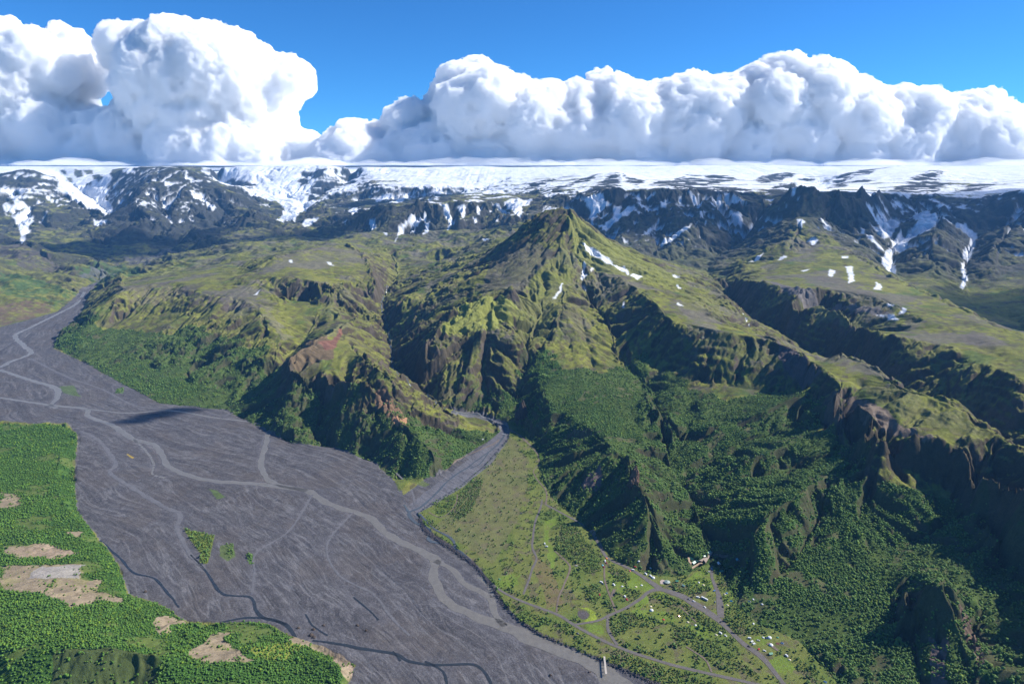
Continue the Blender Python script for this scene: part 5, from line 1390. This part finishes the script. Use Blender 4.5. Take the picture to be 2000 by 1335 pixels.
# ---------------------------------------------------------------- cloud banks over the ice cap
def surface_nets(Fd, org, h):
    """closed quad surface of Fd > 0 on a regular grid"""
    S_ = Fd > 0
    nx, ny, nz = Fd.shape
    cs = np.zeros((nx - 1, ny - 1, nz - 1), np.int8)
    for a in (0, 1):
        for b in (0, 1):
            for c in (0, 1):
                cs += S_[a:nx - 1 + a, b:ny - 1 + b, c:nz - 1 + c]
    act = (cs > 0) & (cs < 8)
    idx = np.full(act.shape, -1, np.int32); I, J, K = np.nonzero(act); n = len(I); idx[I, J, K] = np.arange(n)
    acc = np.zeros((n, 3), np.float32); cnt_ = np.zeros(n, np.float32)
    cor = [(a, b, c) for a in (0, 1) for b in (0, 1) for c in (0, 1)]
    for p in cor:
        for ax in range(3):
            if p[ax] == 0:
                q = list(p); q[ax] = 1
                f1 = Fd[I + p[0], J + p[1], K + p[2]]; f2 = Fd[I + q[0], J + q[1], K + q[2]]
                m = (f1 > 0) != (f2 > 0)
                t = np.where(m, f1 / np.where(m, f1 - f2, 1), 0)
                pt = np.zeros((n, 3), np.float32); pt[:] = p; pt[:, ax] += t
                acc[m] += pt[m]; cnt_[m] += 1
    V = acc / cnt_[:, None] + np.stack([I, J, K], 1)
    V = V * h + np.array(org)
    faces = []
    for ax in range(3):
        sl1 = [slice(1, -1)] * 3; sl1[ax] = slice(0, -1)
        sl2 = list(sl1); sl2[ax] = slice(1, None)
        A = S_[tuple(sl1)]; B = S_[tuple(sl2)]
        m = A != B
        i, j, k = np.nonzero(m)
        off = [1, 1, 1]; off[ax] = 0
        i = i + off[0]; j = j + off[1]; k = k + off[2]
        b_, c_ = (ax + 1) % 3, (ax + 2) % 3
        def cell(db, dc):
            q = [i.copy(), j.copy(), k.copy()]; q[b_] -= db; q[c_] -= dc
            return idx[q[0], q[1], q[2]]
        f4 = np.stack([cell(1, 1), cell(0, 1), cell(0, 0), cell(1, 0)], 1)
        inside = A[m]
        f4[~inside] = f4[~inside][:, ::-1]
        faces.append(f4)
    return V, np.concatenate(faces)

def cloud_bank(name, outline, base_py, yc, spread, seed, label, n_blobs, rmin, rmax, h=31.0, base_z=904.0, dens=0.016, holes=()):
    r = np.random.RandomState(seed)
    # outline in photo pixels -> vertical plane at distance yc
    def w(px, py):
        x, y, z = PD(px, py, yc); return x, z
    op = [w(*p) for p in outline]
    xs = np.array([p[0] for p in op])
    poly = op + [(op[-1][0], base_z - 200), (op[0][0], base_z - 200)]
    hp = [[w(*p) for p in hl] for hl in holes]
    scl = yc / F
    seg_a = []
    for pl in [op] + [q + [q[0]] for q in hp]:
        for p, q in zip(pl[:-1], pl[1:]): seg_a.append((p, q))
    def dist(x, z):
        d = 1e9
        for (x1, z1), (x2, z2) in seg_a:
            L = (x2 - x1) ** 2 + (z2 - z1) ** 2
            t = max(0, min(1, ((x - x1) * (x2 - x1) + (z - z1) * (z2 - z1)) / L)) if L > 0 else 0
            d = min(d, math.hypot(x - x1 - t * (x2 - x1), z - z1 - t * (z2 - z1)))
        return d
    zmax = max(p[1] for p in op)
    blobs = []
    px_ = r.uniform(xs.min(), xs.max(), n_blobs * 30); pz_ = r.uniform(base_z - 50, zmax, n_blobs * 30)
    ok = in_poly(px_, pz_, poly)
    for q in hp: ok &= ~in_poly(px_, pz_, q)
    px_, pz_ = px_[ok], pz_[ok]
    for x, z in zip(px_, pz_):
        d = dist(x, z)
        R = min(d * 0.97, rmax * scl)
        if R < rmin * scl: continue
        if R > rmax * scl * 0.9 and r.rand() < 0.45: R *= r.uniform(0.45, 0.9)
        blobs.append((x, yc + r.uniform(-1, 1) * spread * (0.35 + 0.65 * min(1, R / (rmax * scl))), z, R))
        if len(blobs) >= n_blobs: break
    for x in np.arange(xs.min() + 100, xs.max() - 100, 230.0):     # ragged foot along the ice
        for q_ in range(2):
            R = r.uniform(150, 420)
            blobs.append((x + r.uniform(-150, 150), yc + r.uniform(-1.25, 0.2) * spread, base_z + R * r.uniform(0.0, 0.6), R))
    lo = np.array([xs.min() - 300, yc - spread * 1.3 - max(rmax * scl, 500), base_z - 80]); hi_ = np.array([xs.max() + 300, yc + spread + rmax * scl, zmax + 200])
    N = np.ceil((hi_ - lo) / h).astype(int)
    gxx = lo[0] + np.arange(N[0]) * h; gyy = lo[1] + np.arange(N[1]) * h; gzz = lo[2] + np.arange(N[2]) * h
    Fd = np.full(tuple(N), -400.0, np.float32)
    for x, y, z, R in blobs:
        a = [np.searchsorted(g_, c - R - 170) for g_, c in ((gxx, x), (gyy, y), (gzz, z))]
        b = [np.searchsorted(g_, c + R + 170) for g_, c in ((gxx, x), (gyy, y), (gzz, z))]
        dx = gxx[a[0]:b[0]] - x; dy = gyy[a[1]:b[1]] - y; dz = gzz[a[2]:b[2]] - z
        f = R - np.sqrt(dx[:, None, None] ** 2 + dy[None, :, None] ** 2 + dz[None, None, :] ** 2)
        s_ = Fd[a[0]:b[0], a[1]:b[1], a[2]:b[2]]
        np.maximum(s_, f.astype(np.float32), out=s_)
    I, J, K = np.nonzero(np.abs(Fd) < 190)
    x, y, z = gxx[I], gyy[J], gzz[K]
    nn = 0; am = 75.0; sc1 = 1 / 480.0
    for o in range(4):
        q = perlin3(x * sc1 + 5 * o, y * sc1 + 9 * o, z * sc1)
        nn = nn + am * (0.62 - 1.9 * np.abs(q))          # billows
        am *= 0.74; sc1 *= 2.05
    Fd[I, J, K] += (nn - 5).astype(np.float32)
    # flat, ragged base
    bz = base_z + np.clip(4 + 18 * fbm(gxx[:, None] / 500.0 + 0 * gyy[None], gyy[None] / 500.0 + 0 * gxx[:, None], 4), 0, 30)
    Fd = np.minimum(Fd, (gzz[None, None, :] - bz[:, :, None]).astype(np.float32))
    Fd[0] = Fd[-1] = -50; Fd[:, 0] = Fd[:, -1] = -50; Fd[:, :, 0] = Fd[:, :, -1] = -50
    V, Q = surface_nets(Fd, lo, h)
    print(name, len(blobs), N, len(V))
    m = bpy.data.materials.new(name + '_vapour'); m.use_nodes = True
    n = m.node_tree.nodes; l = m.node_tree.links; n.clear()
    out = n.new('ShaderNodeOutputMaterial'); vs = n.new('ShaderNodeVolumePrincipled')
    vs.inputs['Color'].default_value = (0.995, 0.997, 1.0, 1); vs.inputs['Density'].default_value = dens; vs.inputs['Anisotropy'].default_value = 0.0
    l.new(vs.outputs[0], out.inputs['Volume'])
    m.cycles.homogeneous_volume = True
    ob = mesh_from(name, V, Q, m)
    ob['label'] = label; ob['kind'] = 'stuff'
    return ob
OUT_L = [(-520, 30), (-300, 30), (-100, 15), (0, 20), (22, 48), (50, 80), (76, 72), (84, 46), (112, 42), (140, 52), (168, 74), (180, 104), (192, 130), (203, 128), (212, 110), (206, 58), (232, 62), (250, 48), (300, 52), (350, 45), (420, 50), (480, 58), (500, 82), (545, 100), (582, 112), (604, 132), (612, 166), (600, 186), (575, 196), (560, 208), (558, 235), (576, 246), (592, 236), (606, 258), (640, 268), (665, 250), (700, 236), (745, 240), (770, 262), (820, 280), (860, 325)]
OUT_R = [(700, 325), (730, 262), (752, 240), (765, 215), (745, 178), (768, 178), (790, 196), (830, 200), (845, 182), (842, 142), (872, 130), (903, 122), (913, 100), (945, 95), (956, 116), (975, 142), (1002, 150), (1050, 166), (1100, 164), (1145, 160), (1150, 136), (1176, 131), (1200, 152), (1245, 166), (1300, 160), (1340, 140), (1370, 140), (1377, 160), (1420, 150), (1465, 130), (1500, 108), (1560, 115), (1620, 120), (1640, 146), (1662, 160), (1720, 176), (1790, 164), (1812, 202), (1850, 190), (1910, 172), (1930, 200), (2000, 222), (2100, 230), (2300, 180), (2550, 220)]
cloud_bank('cloud', OUT_L, 325, 15500.0, 900.0, 3, 'tall white cumulus bank over the dark mountain on the left', 900, 6, 70, holes=[[(186, 132), (215, 126), (242, 150), (264, 188), (252, 214), (200, 217), (160, 200), (186, 172)]])
cloud_bank('cloud', OUT_R, 325, 15500.0, 900.0, 5, 'long white cumulus bank over the snowfields on the right', 1300, 6, 70)
def cloud_from_field(name, Fd, lo, h, label, dens):
    Fd[0] = Fd[-1] = -50; Fd[:, 0] = Fd[:, -1] = -50; Fd[:, :, 0] = Fd[:, :, -1] = -50
    V, Q = surface_nets(Fd.astype(np.float32), lo, h)
    ob = mesh_from(name, V, Q, bpy.data.materials['cloud_vapour'])
    ob.data.materials[0] = bpy.data.materials['cloud_vapour'].copy(); ob.data.materials[0].node_tree.nodes['Principled Volume'].inputs['Density'].default_value = dens
    ob['label'] = label; ob['kind'] = 'stuff'
    return ob
# the deck that closes the bank behind, over the ice cap
hh = 110.0
lo = np.array([-30000.0, 16000.0, 780.0]); N = (np.array([60000, 30000, 1300]) / hh).astype(int)
gx_ = lo[0] + np.arange(N[0]) * hh; gy_ = lo[1] + np.arange(N[1]) * hh; gz_ = lo[2] + np.arange(N[2]) * hh
b_ = 925 + 12 * fbm(gx_[:, None] / 1500 + 0 * gy_[None], gy_[None] / 1500 + 0 * gx_[:, None], 4)
t_ = 1250 + 60 * fbm(gx_[:, None] / 2500 + 9 + 0 * gy_[None], gy_[None] / 2500 + 0 * gx_[:, None], 4)
cloud_from_field('cloud', np.minimum(gz_[None, None] - b_[..., None], t_[..., None] - gz_[None, None]), lo, hh, 'flat grey-white cloud deck lying over the ice cap behind the cumulus', 0.005)
# thin fog torn off the foot of the bank, lying on the ice
hh = 42.0
lo = np.array([-15000.0, 12800.0, 840.0]); N = (np.array([30000, 2300, 420]) / hh).astype(int)
gx_ = lo[0] + np.arange(N[0]) * hh; gy_ = lo[1] + np.arange(N[1]) * hh; gz_ = lo[2] + np.arange(N[2]) * hh
A_, B_ = np.meshgrid(gx_, gy_, indexing='ij')
fh = 904 + 230 * (fbm(A_ / 1500, B_ / 500, 4) + 0.08) + 60 * fbm(A_ / 260 + 4, B_ / 260, 3) + 100 * sstep(13000, 14400, B_)
cloud_from_field('cloud', np.minimum(gz_[None, None] - 905.0, fh[..., None] - gz_[None, None]), lo, hh, 'thin torn fog along the foot of the cloud bank', 0.0035)
# unseen cumulus added above the view to shade the far walls and river bed
def over(px, py, z, hc):
    Y_ = (H - z) / tanrow(py); X_ = (px - 1000) / F * (Y_ * CP + (H - z) * SP)
    L_ = (hc - z) / math.tan(SUN_EL)
    return X_ + L_ * math.cos(SUN_AZ), Y_ + L_ * math.sin(SUN_AZ), hc
for i_, (px, py, z, hc, ra, rb, th) in enumerate([(1880, 440, 300, 3300, 1500, 1000, 260), (1640, 425, 400, 3300, 700, 600, 200), (1240, 440, 330, 3300, 900, 420, 200), (1420, 430, 330, 3350, 420, 300, 160),
        (290, 425, 350, 3500, 800, 800, 220), (800, 378, 500, 3600, 750, 500, 200), (1980, 640, 60, 2500, 420, 520, 160), (255, 826, 0, 1900, 46, 24, 30), (300, 815, 0, 1900, 52, 30, 30), (350, 805, 0, 1900, 50, 26, 30), (600, 452, 230, 3300, 420, 500, 160)]):
    cx, cy, cz = over(px, py, z, hc)
    hs_ = max(ra, rb) / 14.0; n_ = (int((2 * ra + 900 * ra / 1500) / hs_) + 4, int((2 * rb + 900 * ra / 1500) / hs_) + 4, int(4 * th / hs_) + 6)
    lo = np.array([cx - n_[0] * hs_ / 2, cy - n_[1] * hs_ / 2, cz - n_[2] * hs_ / 2])
    gx_ = lo[0] + np.arange(n_[0]) * hs_; gy_ = lo[1] + np.arange(n_[1]) * hs_; gz_ = lo[2] + np.arange(n_[2]) * hs_
    A_, B_, C_ = np.meshgrid((gx_ - cx) / ra, (gy_ - cy) / rb, (gz_ - cz) / th, indexing='ij')
    Fd = 1 - np.sqrt(A_ ** 2 + B_ ** 2 + C_ ** 2)
    sh_ = Fd.shape
    Fd = Fd + 0.55 * perlin3((A_ * 2.2 + i_).ravel(), (B_ * 2.2).ravel(), (C_ * 0.8).ravel()).reshape(sh_) + 0.25 * perlin3((A_ * 5 + i_).ravel(), (B_ * 5).ravel(), (C_ * 1.5).ravel()).reshape(sh_)
    cloud_from_field('cloud', Fd * 50, lo, hs_, 'small unseen cumulus high above the valley, added for its shadow', (1.3 if hc < 2000 else 0.85) / th)
# ---------------------------------------------------------------- air
hz = bpy.data.materials.new('haze_air'); hz.use_nodes = True
hn = hz.node_tree.nodes; hl = hz.node_tree.links; hn.clear()
ho = hn.new('ShaderNodeOutputMaterial'); hv = hn.new('ShaderNodeVolumePrincipled')
hv.inputs['Color'].default_value = (0.20, 0.50, 1.0, 1); hv.inputs['Density'].default_value = 2.3e-5; hv.inputs['Anisotropy'].default_value = 0.0
hl.new(hv.outputs[0], ho.inputs['Volume'])
hz.cycles.homogeneous_volume = True
ZT = 902.0
hx = 45000.0
hb = np.array([[x, y, z] for z in (-60.0, ZT) for y in (-2500.0, 45000.0) for x in (-hx, hx)])
hf = np.array([[0, 2, 3, 1], [4, 5, 7, 6], [0, 1, 5, 4], [2, 6, 7, 3], [0, 4, 6, 2], [1, 3, 7, 5]])
haze = mesh_from('haze', hb, hf, hz, smooth=False)
haze['kind'] = 'stuff'; haze['label'] = 'thin blue haze filling the air over the valley'
